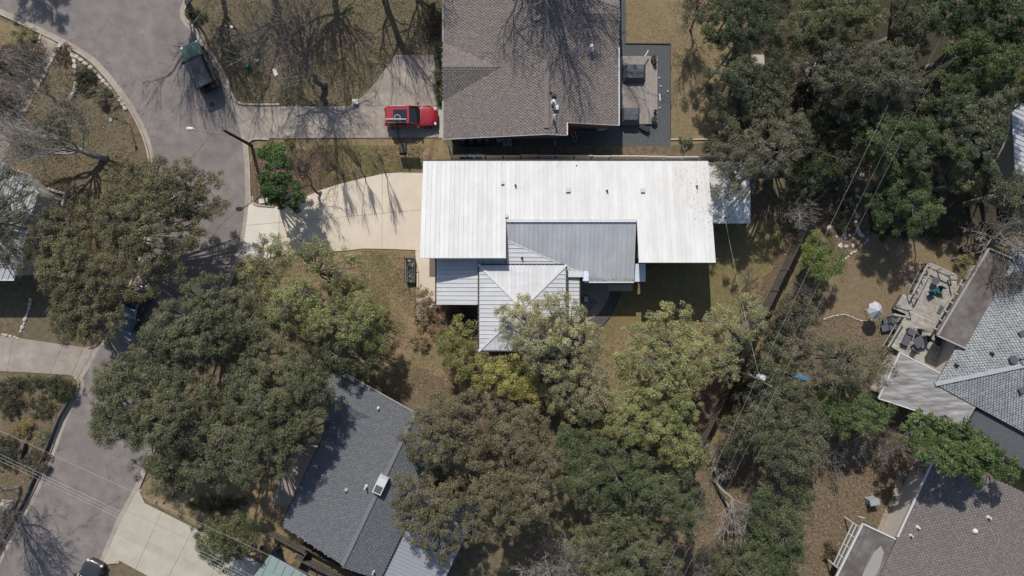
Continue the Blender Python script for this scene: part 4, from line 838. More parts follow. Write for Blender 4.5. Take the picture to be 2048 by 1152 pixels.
# low shrubs
def shrub(label, poly_px, h, c1, c2, dens=320, **k):
    k.setdefault('rl', .7); k.setdefault('rc', .32); k.setdefault('L', .11)
    return tree('shrub', label, 'shrub', poly_px, h, c1, c2, dens=dens, twigs=False, thick=.5, **k)
def blob(px, py, rx, ry=None, n=9, seed=0, rot=0):
    ry = ry or rx; r = random.Random(int(px * 7 + py + seed)); o = []
    for i in range(n):
        a = 2 * pi * i / n; q = r.uniform(.82, 1.12); x, y = rx * cos(a) * q, ry * sin(a) * q
        o.append((px + x * cos(rot) - y * sin(rot), py + x * sin(rot) + y * cos(rot)))
    return o
DR, DR2 = (.13, .10, .075), (.26, .21, .155)
for lab, px, py, rx, ry, h, a, b in (
    ('dark green shrub by the top of the limestone steps', 52, 72, 26, 12, 1.2, DG1, MG2),
    ('grey brown dormant shrub mass beside the left path', 60, 110, 34, 30, 1.0, DR, DR2),
    ('dormant brown shrubs at the left edge below the corner lawn', 10, 120, 32, 34, 1.0, DR, DR2),
    ('dormant shrub left of the path at the left edge', 8, 190, 28, 34, .9, DR, DR2),
    ('rusty groundcover shrub in the wedge between the stone edgings', 130, 110, 14, 22, .5, (.12, .06, .035), (.22, .13, .08)),
    ('dark clumping shrub inside the stone edging beside the street', 168, 158, 20, 26, .8, (.06, .06, .03), (.14, .13, .07)),
    ('pale tipped spiky shrub at the tip of the stone edged bed', 205, 190, 28, 20, 1.0, (.06, .065, .03), (.34, .32, .22)),
    ('green ivy under the kerb corner at the top of the street', 392, 30, 18, 20, .5, (.05, .075, .03), (.12, .14, .06)),
    ('sprawling shrub against the upper wall of the brown roofed house', 862, 40, 14, 42, .8, (.06, .05, .03), (.12, .11, .06)),
    ('low green shrub between the driveway and the brown roofed house', 878, 158, 9, 26, .7, DG1, MG2),
    ('green weed patch beside the neighbour driveway mouth', 560, 286, 26, 8, .3, DG1, MG2),
    ('hedge of dark shrubs along the lower left road wall', 118, 780, 36, 26, 1.2, (.045, .055, .025), (.13, .14, .06)),
    ('low hedge beside the left driveway', 70, 762, 56, 11, .7, (.06, .08, .03), (.15, .15, .07)),
    ('olive groundcover in the middle of the lower left planting', 90, 815, 34, 24, .6, (.07, .08, .035), (.17, .16, .08)),
    ('dark brush left of the golden shrub', 12, 800, 30, 34, 1.0, (.06, .055, .035), (.16, .14, .09)),
    ('dry brush behind the weathered log', 70, 925, 30, 26, .8, (.09, .08, .05), (.20, .17, .12)),
    ('low olive brush at the top of the lower left bed', 25, 770, 34, 12, .7, (.06, .07, .03), (.15, .15, .08)),
    ('golden shrub in the lower left planting', 48, 855, 18, 16, .8, (.22, .16, .05), (.36, .28, .10)),
    ('green fan leaved shrub beside the golden shrub', 88, 878, 22, 18, 1.0, (.08, .10, .04), (.24, .24, .12)),
    ('ivy covered bank at the lower left edge', 12, 905, 26, 40, .9, (.05, .055, .03), (.14, .13, .08)),
    ('tan feathery grass shrub beside the raised planter', 846, 610, 22, 42, 1.3, (.27, .20, .11), (.42, .34, .20)),
    ('reddish bare shrub at the corner of the low west roof', 872, 640, 16, 34, .9, (.20, .11, .07), (.34, .22, .15)),
    ('dry tan shrub below the feathery grass', 838, 680, 20, 26, .9, (.22, .17, .09), (.34, .27, .15)),
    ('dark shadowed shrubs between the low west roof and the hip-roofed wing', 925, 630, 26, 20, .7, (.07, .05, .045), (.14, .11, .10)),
    ('yellow green fan shrub near the deck of the right hand house', 1920, 520, 17, 14, 1.1, (.15, .16, .04), (.40, .40, .14)),
    ('round dark shrub under the tall oak shade on the right garden edge', 1870, 470, 30, 14, .8, (.04, .055, .025), (.10, .12, .05)),
    ('ivy mat at the foot of the rounded deep green tree', 1790, 462, 48, 12, .6, (.04, .06, .02), (.11, .14, .05)),
    ('low green shrub by the shaded path in the lower right garden', 1783, 992, 9, 12, .7, (.06, .09, .03), (.15, .19, .07)),
    ('shrub against the glass lean-to', 1660, 1100, 14, 20, .9, (.10, .08, .04), (.20, .16, .09)),
    ('dark brush outside the fence above the bright bush', 1690, 420, 22, 40, 1.2, (.03, .04, .02), (.08, .09, .045)),
    ('brush at the foot of the transformer pole', 1480, 800, 26, 50, 1.6, (.06, .065, .035), (.15, .14, .09)),
    ('brush outside the fence left of the thin olive tree', 1560, 660, 26, 50, 1.6, (.08, .075, .045), (.19, .17, .11)),
    ('agave clump beside the tan lawn', 1365, 283, 14, 8, .7, (.09, .11, .06), (.22, .25, .15)),
    ('green shrub on the lot line near the long wall', 1425, 285, 22, 8, .9, (.05, .06, .03), (.12, .13, .06)),
    ('ground shrub in the right woodland beside the shed wall', 1520, 240, 18, 24, .9, (.07, .05, .035), (.15, .12, .08)),
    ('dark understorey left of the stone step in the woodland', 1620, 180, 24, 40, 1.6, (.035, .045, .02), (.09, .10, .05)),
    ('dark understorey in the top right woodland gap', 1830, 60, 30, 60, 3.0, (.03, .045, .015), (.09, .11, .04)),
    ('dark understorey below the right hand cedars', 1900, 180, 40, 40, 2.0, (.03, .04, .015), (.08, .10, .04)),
    ('undergrowth behind the yellow tree in the back garden', 1160, 860, 46, 16, 1.0, (.06, .07, .03), (.16, .15, .08)),
    ('undergrowth between the green and dark oaks at the bottom', 1300, 880, 60, 30, 1.0, (.07, .08, .03), (.17, .17, .08)),
    ('undergrowth beneath the street side oaks', 380, 700, 60, 40, .9, (.05, .045, .03), (.12, .11, .07)),
    ('mossy bank under the oaks beside the bottom driveway', 440, 1010, 60, 18, .5, (.08, .07, .035), (.17, .14, .08)),
):
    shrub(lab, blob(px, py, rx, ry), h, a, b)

# spiky yuccas: a rosette of blades
def yucca(px, py, r, h, label, cat='yucca'):
    x, y = W2(px, py); t = thing('yucca', label, cat, (x, y, 0)); rg = np.random.default_rng(int(px)); V = []
    MB().tube([(0, 0, 0), (0, 0, h * .55)], [.09, .07], 6).build('stem', M_bark, t)
    m = MB()
    for k in range(64):
        a = k * 2.4; e = .15 + 1.2 * (k / 64); d = np.array((cos(a) * cos(e), sin(a) * cos(e), sin(e) * .8)); s = np.array((-sin(a), cos(a), 0)) * .035; L_ = r * rg.uniform(.8, 1.1)
        o = np.array((0, 0, h * .5)); m.col = tuple(np.array((.10, .13, .07)) * rg.uniform(.7, 1.9)); m.add([o - s, o + s, o + d * L_ * .5 + s * 1.3, o + d * L_ - (0, 0, .1 * L_), o + d * L_ * .5 - s * 1.3], [(0, 1, 2, 3, 4)])
    tag(m.build('leaves', M_leaf, t), kind='stuff')
yucca(877, 98, .62, 1.2, 'spiky yucca at the upper corner of the neighbour driveway'); yucca(880, 118, .5, .9, 'smaller yucca touching the big yucca by the brown roofed house'); yucca(879, 200, .6, .9, 'yucca by the front bumper of the red car')

# ---------------------------------------------------------------- bare trees
def bare(name, label, base, h, lean=(0, 0), spread=.75, seed=1, lv=4, kids=(6, 6, 5, 4), r0=None, trunk=.32, pale=False, up=.25, cat='tree', twig=.009, lim=1.0, wob=.17, droop=0):
    rg = np.random.default_rng(seed); x0, y0 = W2(*base); t = thing(name, label, cat, (x0, y0, 0)); r0 = r0 or h * .017 + .03
    n = 6; levels = []; ln_ = np.array((lean[0], lean[1], 1.)); ln_ /= np.linalg.norm(ln_)
    s = np.linspace(0, 1, n); tr = np.outer(s, ln_) * h * trunk + np.cumsum(rg.normal(0, .03 * h * trunk, (n, 3)), 0) * (1, 1, 0); tr[0] = (0, 0, -.05)
    b = MB(); b.tube([tuple(p) for p in tr], [r0 * q for q in (1.35, 1.0, .95, .9, .85, .75)], 9); bk = M_barkpale if pale else M_bark
    b.build('trunk', bk, t, smooth=True)
    par = [(tr, r0 * .85, ln_, h * trunk)]; PL = []; RL = []
    for L_ in range(lv):
        new = []
        for (pts, r, d0, ln0) in par:
            k = kids[min(L_, len(kids) - 1)]; k = k if L_ == 0 else max(2, int(k + rg.integers(-1, 2)))
            for i in range(k):
                f = (rg.uniform(.72, 1) if L_ == 0 else rg.uniform(.2, 1.0)); q = f * (n - 1); a = int(min(q, n - 2)); p = pts[a] + (pts[a + 1] - pts[a]) * (q - a)
                dd = unit(pts[a + 1] - pts[a]); side = unit(np.cross(dd, rg.normal(size=3))); ang = rg.uniform(.35, 1.0) * spread * (1.25 if L_ == 0 else 1)
                d = unit(dd * cos(ang) + side * sin(ang) + np.array((lean[0] * .25, lean[1] * .25, up)))
                length = h * (1 - trunk) * (.62, .40, .24, .13, .08)[L_] * rg.uniform(.7, 1.25) * lim
                pt = [p]; dc = d
                for j in range(n - 1):
                    dc = unit(dc + rg.normal(0, wob, 3) + np.array((0, 0, .05 - droop * j * .05))); pt.append(pt[-1] + dc * length / (n - 1))
                pt = np.array(pt); pt[:, 2] = np.maximum(pt[:, 2], .1); rr = max(r * (.62 if L_ == 0 else .5) * (1 - .3 * f), twig * 1.6); PL.append(pt); RL.append(np.linspace(rr, max(rr * .4, twig), n)); new.append((pt, rr, d, length))
        par = new
    PL = np.array(PL); RL = np.array(RL); big = RL[:, 0] > .05; fine_ = np.arange(len(PL)) >= len(PL) - len(par) if lv >= 4 else np.zeros(len(PL), bool)
    fine_ &= ~big; Q = [tubes(PL[fine_][:, [0, 2, 5]], RL[fine_][:, [0, 2, 5]], 3, None)] if fine_.any() else []; PL, RL, big = PL[~fine_], RL[~fine_], big[~fine_]
    if big.any(): Q.append(tubes(PL[big], RL[big], 6, None))
    Q.append(tubes(PL[~big], RL[~big], 3, None)); Q = np.concatenate(Q); np_mesh('branch', Q, np.ones((len(Q), 3)), bk, t)
    return t
bare('bare_tree', 'big leafless tree on the lawn between the green car and the neighbour driveway', (648, 170), 11.5, (-.28, .25), .85, 3, 4, (7, 7, 6, 4), .26, .30)
bare('bare_tree', 'pale leafless tree leaning left on the island inside the street bend', (212, 316), 9.0, (-.75, .18), .9, 5, 4, (8, 6, 6, 4), .29, .27, pale=True, wob=.22, lim=1.15)
bare('bare_tree', 'leafless spray of grey branches above the leaning pale tree', (110, 200), 5.5, (-.1, .1), .9, 6, 4, (8, 6, 5, 4), .09, .2, pale=True)
bare('bare_tree', 'small leafless multi-branched tree overlapping the glossy green tree', (642, 385), 6.2, (-.22, .25), .6, 8, 4, (7, 5, 4, 3), .12, .3, wob=.1)
for k, (px, py, hh) in enumerate(((686, 350, 4.6), (729, 352, 5.0), (772, 346, 5.2))):
    bare('crepe_myrtle', ('leafless slender tree left of its two neighbours at the driveway edge', 'leafless slender tree in the middle of three at the driveway edge', 'leafless slender tree nearest the house at the driveway edge')[k], (px, py), hh, (-.05, .1), .20 + .06 * k, 20 + k, 4, (7 - k, 5, 3, 3), .06, .16, up=.45, wob=.05, twig=.006)
bare('bare_tree', 'sprawling pale leafless tree with heavy limbs at the right edge', (1950, 498), 8.0, (.5, .35), .95, 31, 4, (6, 7, 6, 5), .26, .25, pale=True, up=.12)
bare('bare_tree', 'leafless twiggy tree over the flat brown roof section', (1925, 560), 5.5, (.3, -.1), .8, 32, 4, (6, 6, 5, 4), .10, .4)
bare('bare_tree', 'small pale leafless tree on the grass near the fence top', (1560, 428), 4.2, (.25, .1), .9, 33, 4, (6, 6, 5, 3), .07, .25, pale=True)
bare('bare_tree', 'small leafless shrubby tree at the edge of the lawn shadow', (1490, 560), 3.2, (.1, 0), .9, 34, 3, (7, 7, 5), .05, .2)
bare('bare_tree', 'grey leafless tree just below the pointed corner of the garden', (1425, 960), 7.0, (.55, -.6), .8, 35, 4, (6, 6, 6, 4), .14, .4, pale=True)
bare('bare_tree', 'bleached leafless tree fanning out below the pointed garden corner', (1440, 985), 5.0, (.5, -.9), .6, 36, 4, (7, 6, 6, 4), .10, .35, pale=True)
bare('bare_tree', 'dark leafless brush at the bottom right of the dark green oak', (1440, 1090), 3.8, (.2, -.2), 1.0, 37, 4, (8, 6, 5, 4), .06, .2)
bare('bare_tree', 'grey leafless thicket at the bottom edge between two oaks', (1095, 1122), 6.0, (.0, .0), 1.25, 38, 4, (10, 8, 6, 4), .12, .18, pale=True, up=.05)
bare('bare_tree', 'leafless brush beside the fence above the transformer pole', (1570, 600), 3.4, (.3, -.1), 1.0, 39, 4, (8, 6, 5, 3), .05, .2)
bare('bare_tree', 'leafless brush between the transformer pole and the fence', (1460, 860), 3.6, (.3, 0), 1.0, 40, 4, (8, 6, 5, 3), .06, .2)
bare('bare_tree', 'leafless brush above the shady patch of the lower right garden', (1690, 880), 3.4, (0, .1), 1.0, 41, 4, (8, 6, 5, 3), .05, .2, pale=True)
bare('bare_tree', 'leafless brush at the head of the garden path by the juniper', (1800, 900), 3.2, (-.1, 0), 1.0, 42, 4, (8, 6, 5, 3), .05, .2)
bare('bare_tree', 'leafless brush behind the juniper at the right edge', (2020, 890), 3.2, (.3, 0), 1.0, 43, 3, (8, 6, 5), .05, .2, pale=True)
bare('bare_tree', 'pale leafless tree on the bank at the lower left edge', (40, 975), 7.0, (-.35, .1), .85, 44, 4, (7, 6, 6, 4), .15, .3, pale=True)
bare('bare_tree', 'crooked leafless tree by the retaining wall at the lower left edge', (28, 1010), 8.5, (.15, -.05), .9, 45, 4, (7, 7, 6, 4), .18, .3, pale=True)
bare('bare_tree', 'leafless tree beyond the top edge whose shadow fans over the brown roof', (1078, -48), 15.5, (0, 0), .85, 46, 4, (9, 8, 7, 5), .34, .30)
bare('bare_tree', 'leafless tree beyond the top edge shading the middle of the brown lawn', (676, -60), 13.0, (-.1, 0), .7, 47, 4, (8, 7, 6, 4), .3, .4)
bare('bare_tree', 'leafless tree beyond the top edge throwing long shadows over the lawn left of the yucca', (745, -45), 13.0, (.1, -.15), .8, 81, 4, (6, 5, 4, 3), .34, .3)
bare('bare_tree', 'leafless tree beyond the top edge throwing long shadows over the lawn by the pale lid', (545, -60), 13.0, (-.1, -.2), .8, 82, 4, (6, 5, 4, 3), .34, .3)
bare('bare_tree', 'leafless tree beyond the top edge shading the lawn near the yucca', (810, -75), 11.0, (0, 0), .8, 48, 4, (8, 7, 6, 4), .24, .4)
bare('bare_tree', 'leafless tree beyond the top edge whose shadow crosses the green car', (378, -70), 14.0, (-.1, -.1), .75, 49, 4, (7, 7, 6, 4), .3, .4)
bare('bare_tree', 'leafless tree beyond the top edge shading the ivy corner', (430, -60), 12.0, (.05, -.1), .8, 50, 4, (7, 7, 6, 4), .26, .4)
for k, (px, py, hh, lab) in enumerate(((1500, 780, 3.2, 'leafless brush just below the transformer pole'), (1430, 905, 3.0, 'leafless brush outside the fence near the pointed corner'), (1500, 1000, 3.2, 'leafless brush right of the bleached leafless tree'), (1480, 1135, 3.4, 'leafless brush at the bottom edge under the two thin wires'), (1390, 1110, 3.2, 'leafless brush at the bottom edge left of the thin wires'), (1540, 900, 3.0, 'leafless brush in the upper brushy strip'), (1640, 900, 2.8, 'leafless brush at the left side of the lower right garden'), (1530, 740, 3.4, 'leafless brush right of the transformer can'), (1760, 880, 2.8, 'leafless brush between the rounded tree and the garden path'), (60, 130, 2.2, 'leafless shrub beside the left footpath'), (20, 215, 2.4, 'leafless shrub at the left edge by the footpath'))):
    bare('bare_tree', lab, (px, py), hh, (.1, -.1), 1.1, 60 + k, 4, (9, 6, 5, 3), .045, .15, pale=bool(k % 2), up=.1)
bare('bare_tree', 'leafless brush under the oak behind the grey house', (1380, 60), 6.0, (0, 0), .8, 51, 4, (7, 6, 5, 4), .10, .3)
# ================================================================ LITTER AND TUFTS
def scatter(name, label, cat, poly_px, n, L, cols, seed, z=.03, tilt=.5, exclude=(), aspect=.6, h=.03):
    rg = np.random.default_rng(seed); P = WP(poly_px) if not isinstance(poly_px[0][0], np.ndarray) else poly_px
    xs = [p[0] for p in P]; ys = [p[1] for p in P]; q = np.stack([rg.uniform(min(xs), max(xs), n), rg.uniform(min(ys), max(ys), n)], 1); q = q[inside(q, P)]
    # natural patchiness
    f = np.sin(q[:, 0] * .9 + seed) * np.sin(q[:, 1] * 1.1 + seed * 2) + .6 * np.sin(q[:, 0] * 2.3 + q[:, 1] * 1.7); q = q[rg.uniform(-1.9, 1.2, len(q)) < f]
    for e in exclude: q = q[~inside(q, e)]
    k = len(q); p = np.concatenate([q, rg.uniform(z, z + h, (k, 1))], 1); nr = unit(np.array((0, 0, 1.)) + rg.normal(0, tilt, (k, 3))); t = unit(np.cross(nr, rg.normal(size=(k, 3)))); b = np.cross(nr, t); l = L * rg.uniform(.5, 1.5, (k, 1))
    V = np.stack([p - t * l * .5, p - b * l * aspect * .5, p + t * l * .5, p + b * l * aspect * .5], 1); V[..., 2] = np.maximum(V[..., 2], z - .01)
    C = np.array(cols)[rg.integers(0, len(cols), k)] * rg.uniform(.6, 1.3, (k, 1)); o = np_mesh(name, V, C, M_litter); tag(o, label, cat, kind='stuff'); return o
ORG = [(.28, .175, .10), (.22, .13, .075), (.38, .28, .18), (.16, .10, .065), (.12, .08, .055)]
BRN = [(.20, .15, .10), (.30, .24, .16), (.12, .08, .05), (.08, .06, .04), (.34, .28, .19)]
GRS = [(.10, .13, .03), (.16, .18, .05), (.24, .21, .09), (.09, .10, .03)]
TAN = [(.36, .28, .16), (.28, .21, .11), (.40, .33, .20), (.20, .16, .08)]
DRV = [[p for p in WP([(499, 400), (514, 413), (548, 415), (606, 396), (683, 367), (769, 347), (850, 346), (850, 517), (873, 517), (873, 640), (834, 640), (831, 500), (728, 497), (640, 506), (560, 510), (482, 522)])]]
ROADX = [rl + rr[::-1]]
scatter('leaf_litter', 'orange brown fallen leaves under the glossy tree', 'leaves', [(503, 296), (880, 296), (845, 346), (690, 364), (606, 396), (514, 410)], 9000, .11, ORG, 1, exclude=DRV)
scatter('leaf_litter', 'rusty fallen leaves on the front lawn between the oaks and planter', 'leaves', [(480, 520), (830, 505), (880, 640), (1010, 790), (800, 780), (600, 640), (470, 560)], 26000, .10, ORG + BRN[:2], 2, exclude=DRV)
scatter('leaf_litter', 'orange fallen leaves along the inside of the east fence', 'leaves', [(1640, 420), (1590, 500), (1530, 640), (1400, 910), (1180, 840), (1200, 680), (1290, 650), (1480, 640), (1560, 500)], 24000, .11, ORG, 3)
scatter('leaf_litter', 'brown fallen leaves covering the lower right garden', 'leaves', [(1560, 880), (1700, 850), (1860, 900), (1800, 1090), (1660, 1180), (1340, 1180), (1400, 960)], 34000, .11, ORG + BRN, 4)
scatter('leaf_litter', 'brown fallen leaves over the bare tree lawn', 'leaves', [(400, 0), (878, 0), (878, 108), (789, 108), (748, 168), (698, 208), (480, 208), (440, 130)], 26000, .10, BRN, 5)
scatter('leaf_litter', 'dull fallen leaves on the island inside the street bend', 'leaves', [(0, 60), (80, 70), (180, 160), (260, 250), (290, 330), (290, 440), (0, 430)], 22000, .10, BRN, 6)
scatter('leaf_litter', 'fallen leaves between the charcoal roof and the lot corner', 'leaves', [(640, 640), (760, 740), (900, 760), (1000, 800), (860, 860), (700, 760)], 12000, .10, BRN + ORG[:2], 7)
scatter('leaf_litter', 'fallen leaves in the lower left planting', 'leaves', [(0, 755), (140, 760), (150, 780), (90, 900), (0, 1090)], 9000, .10, ORG + BRN, 8)
scatter('leaf_litter', 'fallen leaves in the woodland at the upper right', 'leaves', [(1440, 100), (1700, 100), (1740, 280), (1700, 340), (1640, 420), (1480, 300)], 18000, .10, ORG + BRN, 9)
scatter('leaf_litter', 'fallen leaves around the umbrella and stepping stones', 'leaves', [(1640, 640), (1790, 640), (1760, 780), (1500, 900), (1560, 700), (1640, 520), (1720, 340), (1740, 480)], 16000, .10, ORG + BRN, 10)
scatter('leaf_litter', 'fallen leaves gathered under the street side oaks', 'leaves', [(320, 960), (600, 960), (640, 860), (500, 600), (420, 700), (300, 930)], 14000, .10, BRN, 11, exclude=ROADX)
scatter('leaf_litter', 'fallen leaves blown against the inner kerb of the street', 'leaves', [(150, 95), (220, 150), (262, 200), (290, 260), (300, 260), (268, 185), (225, 130), (165, 90)], 1600, .09, ORG, 12)
scatter('leaf_litter', 'sparse fallen leaves on the gutter beside the green car', 'leaves', [(400, 60), (470, 190), (462, 215), (440, 190), (385, 60)], 500, .09, ORG, 13)
for k, (lab, P, n, c) in enumerate((
    ('short green grass patch by the basketball hoop', [(640, 290), (842, 290), (842, 344), (740, 352), (640, 380)], 16000, GRS),
    ('greenish grass strip down the front lawn', [(715, 500), (800, 505), (830, 600), (790, 720), (700, 720)], 16000, GRS),
    ('mottled grass of the back garden lawn', [(1200, 560), (1430, 450), (1630, 440), (1540, 640), (1300, 700), (1230, 780), (1190, 640)], 36000, GRS + TAN[:2]),
    ('tan dormant grass of the neighbour back lawn', [(1250, 0), (1450, 0), (1470, 250), (1341, 285), (1341, 86), (1250, 86)], 26000, TAN),
    ('tan dormant grass of the right hand garden', [(1650, 640), (1700, 480), (1860, 480), (1900, 520), (1850, 530), (1800, 600), (1740, 640)], 16000, TAN),
    ('thin grass under the leaning pale tree', [(60, 230), (150, 190), (262, 260), (292, 340), (292, 420), (0, 420)], 18000, GRS + BRN),
    ('thin grass of the bare tree lawn', [(400, 0), (878, 0), (878, 108), (789, 108), (748, 168), (698, 208), (480, 208), (440, 130)], 22000, GRS + TAN),
    ('thin grass beside the bottom driveway', [(290, 965), (560, 960), (640, 1030), (560, 1140), (390, 1050), (292, 1003)], 9000, GRS + BRN))):
    o = scatter('grass', lab, 'grass', P, n, .09, c, 40 + k, tilt=.9, aspect=.25, h=.04, exclude=DRV)

# ================================================================ STONES, EDGING, FENCES
def rockmesh(seed, m=M_rock):
    rg = np.random.default_rng(seed); b = MB(); n = 7; vs = []
    for z, s in ((0, .95), (.6, 1), (1, .7)):
        for i in range(n): a = 2 * pi * i / n; r = .5 * s * rg.uniform(.8, 1.15); vs.append((r * cos(a), r * sin(a), z * .5 + rg.uniform(-.04, .04)))
    fs = [(i, (i + 1) % n, n + (i + 1) % n, n + i) for i in range(n)] + [(n + i, n + (i + 1) % n, 2 * n + (i + 1) % n, 2 * n + i) for i in range(n)] + [list(range(2 * n, 3 * n))]
    b.add(vs, fs); me = bpy.data.meshes.new('stone'); me.from_pydata([tuple(map(float, v)) for v in b.v], [], b.f); me.materials.append(m); return me
RK = [rockmesh(k) for k in range(6)]
def stone_line(name, label, pts, size=.26, seed=1, gap=1.02, cat='edging', wid=1.0, jit=.03, hgt=.7):
    r = random.Random(seed); ln_ = smooth_line(WP(pts), .05); t = thing(name, label, cat, (*ln_[len(ln_) // 2], 0)); ox, oy = ln_[len(ln_) // 2]; acc = 0; nxt = 0
    for a, b in zip(ln_, ln_[1:]):
        acc += math.hypot(b[0] - a[0], b[1] - a[1])
        if acc >= nxt:
            s = size * r.uniform(.75, 1.35); o = bpy.data.objects.new('stone', r.choice(RK)); link(o, t); o.location = (b[0] - ox + r.uniform(-jit, jit), b[1] - oy + r.uniform(-jit, jit), 0)
            o.scale = (s * 1.15, s * wid * r.uniform(.7, 1), s * hgt); o.rotation_euler = (0, 0, atan2(b[1] - a[1], b[0] - a[0]) + r.uniform(-.3, .3)); nxt = acc + s * gap
    return t
stone_line('stone_edging', 'pale limestone edging running just inside the street kerb', [(146, 109), (170, 126), (193, 147), (212, 167), (229, 187), (241, 202), (254, 223)], .40, 1, wid=1)
stone_line('stone_edging', 'limestone edging on the right of the footpath, from kerb to bare tree', [(122, 90), (112, 108), (100, 130), (88, 152), (78, 168)], .38, 2)
stone_line('stone_edging', 'curved limestone edging down the middle of the island bed', [(122, 90), (138, 97), (148, 118), (151, 145), (152, 168), (148, 186), (140, 200)], .42, 3)
stone_line('stone_edging', 'short limestone edging on the left of the footpath', [(82, 70), (78, 84), (68, 110), (60, 136)], .32, 4)
stone_line('stone_edging', 'rough rock edging beside the upper right garden lawn', [(1735, 480), (1720, 494), (1706, 505), (1692, 516), (1684, 522)], .28, 5)
stone_line('stone_edging', 'flat stone curb between the tan garden lawn and the umbrella', [(1648, 638), (1668, 632), (1688, 629), (1704, 634), (1722, 641), (1742, 640)], .20, 6, wid=.7)
stone_line('stone_edging', 'row of stone steps winding beside the rocky bed outside the fence', [(1700, 398), (1704, 412), (1709, 432), (1712, 448), (1718, 466), (1730, 476)], .50, 7, gap=.9)
stone_line('stone_edging', 'limestone blocks at the top side of the left driveway', [(5, 669), (16, 670), (26, 673), (36, 676)], .30, 8)
stone_line('stone_edging', 'dark boulders climbing from the left driveway under the oak', [(62, 598), (60, 612), (54, 630), (48, 648), (42, 664)], .36, 9)
r = random.Random(5); t = thing('boulders', 'scattered pale boulders in the rocky bed outside the east fence', 'boulders', (*W2(1698, 380), 0), group=None)
bx, by = W2(1698, 380)
for k in range(60):
    px, py = r.uniform(1670, 1728), r.uniform(330, 500); px -= (py - 330) * .12
    o = bpy.data.objects.new('stone', r.choice(RK)); link(o, t); x, y = W2(px, py); s = r.uniform(.15, .5); o.location = (x - bx, y - by, 0); o.scale = (s, s * r.uniform(.6, 1), s * .5); o.rotation_euler = (0, 0, r.uniform(0, 6))
for k, (px, py) in enumerate(((1846, 545), (1848, 560), (1838, 575))):
    x, y = W2(px - 24, py - 8); b = MB().prism([(-.28, -.2), (.2, -.26), (.28, .15), (-.15, .24)], .04, 0)
    o = b.build('stepping_stone', M_rock); o.location = (x, y, .01); o.rotation_euler = (0, 0, k * 1.1); tag(o, ('upper', 'middle', 'lowest')[k] + ' of the three stepping stones beside the deck', 'stepping stone', 'stepping stones by the deck')
def fence(name, label, pts, h, m, panel=2.4, board=.14, posts=True, seed=1, t_=.02, lean=.02, cat='fence', vary=False):
    r = random.Random(seed); P = WP(pts); t = thing(name, label, cat, (*P[0], 0)); ox, oy = P[0]
    for a, b in zip(P, P[1:]):
        L_ = math.hypot(b[0] - a[0], b[1] - a[1]); n = max(1, round(L_ / panel)); ang = atan2(b[1] - a[1], b[0] - a[0])
        for i in range(n):
            w = L_ / n; cx, cy = a[0] + (b[0] - a[0]) * (i + .5) / n, a[1] + (b[1] - a[1]) * (i + .5) / n; mb = MB(); k = max(1, int((w - .1) / board)); hh = h + r.uniform(-.05, .05)
            for j in range(k):
                xx = -w / 2 + .06 + (j + .5) * (w - .12) / k; mb.box((xx, 0, hh / 2 + r.uniform(-.02, .02)), ((w - .12) / k * (.98 if vary else .93), t_, hh))
            mb.box((0, .04, hh * .25), (w - .1, .05, .09)); mb.box((0, .04, hh * .85), (w - .1, .05, .09))
            if vary: mb.box((0, -.0, hh + .03), (w - .02, .09, .035))
            mm = m if not vary or r.random() > .18 else M_pale
            o = mb.build('panel', mm, t); o.location = (cx - ox, cy - oy, 0); o.rotation_euler = (r.uniform(-lean, lean), 0, ang)
            if posts: p = MB().box((0, 0, (h + .1) / 2), (.1, .1, h + .1)).build('post', m, t); p.location = (a[0] - ox + (b[0] - a[0]) * i / n, a[1] - oy + (b[1] - a[1]) * i / n, 0); p.rotation_euler = (0, 0, ang)
    return t
fence('fence', 'weathered dark wooden fence along the east side of the lot', [(1668, 310), (1664, 335), (1612, 432), (1560, 540), (1500, 662), (1440, 790), (1380, 915), (1376, 940)], 1.85, M_fence, seed=3)
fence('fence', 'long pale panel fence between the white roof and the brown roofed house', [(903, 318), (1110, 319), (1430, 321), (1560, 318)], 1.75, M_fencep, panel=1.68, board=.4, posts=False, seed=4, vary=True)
fence('gate_fence', 'short white fence closing the side passage by the bins', [(899, 298), (902, 318)], 1.5, M_trimw, panel=.9, seed=5)
fence('fence', 'dark picket fence below the charcoal roof corner', [(612, 1082), (700, 1128), (800, 1180)], 1.5, M_fence, panel=2.2, seed=6)
fence('fence', 'second row of dark pickets nearer the bottom edge', [(598, 1106), (690, 1152), (760, 1190)], 1.3, M_fence, panel=2.2, seed=7)
fence('fence', 'short dark fence between the mossy bank and the glass carport', [(545, 1060), (618, 1100), (588, 1160)], 1.2, M_fence, panel=2.2, seed=8)
def wallbox(name, label, pts, w, h, m, cat='wall', z0=0):
    ln_ = WP(pts); b = MB()
    for a, c in zip(ln_, ln_[1:]): b.beam((*a, z0 + h / 2), (*c, z0 + h / 2), w, h)
    return tag(b.build(name, m), label, cat)
wallbox('retaining_wall', 'retaining wall darkened for the shadow of its raised bank, beside the street at the lower left', [(150, 785), (122, 832), (92, 905), (52, 998), (-8, 1108), (-60, 1210)], .25, .55, M_fence)  # dark colour stands in for the shadow at the raised bank's edge
wallbox('border_board', 'white border kerb at the lower edge of the tan lawn', [(1341, 279), (1385, 279), (1440, 278)], .12, .12, M_pale, 'edging')
wallbox('lawn_edging', 'dark edging along the top of the gravel yard', [(1250, 87), (1341, 88)], .08, .1, M_trimd, 'edging')
wallbox('lawn_edging', 'dark metal edging between gravel yard and tan lawn', [(1341, 88), (1341, 276)], .05, .08, M_trimd, 'edging')
wallbox('garden_wall', 'low limestone curb under the oak at the left', [(100, 378), (134, 388), (128, 412)], .2, .35, M_rock, 'wall')
wallbox('timber_post', 'weathered log standing in the lower left planting', [(44, 918), (53, 884)], .28, .5, M_fence, 'log')
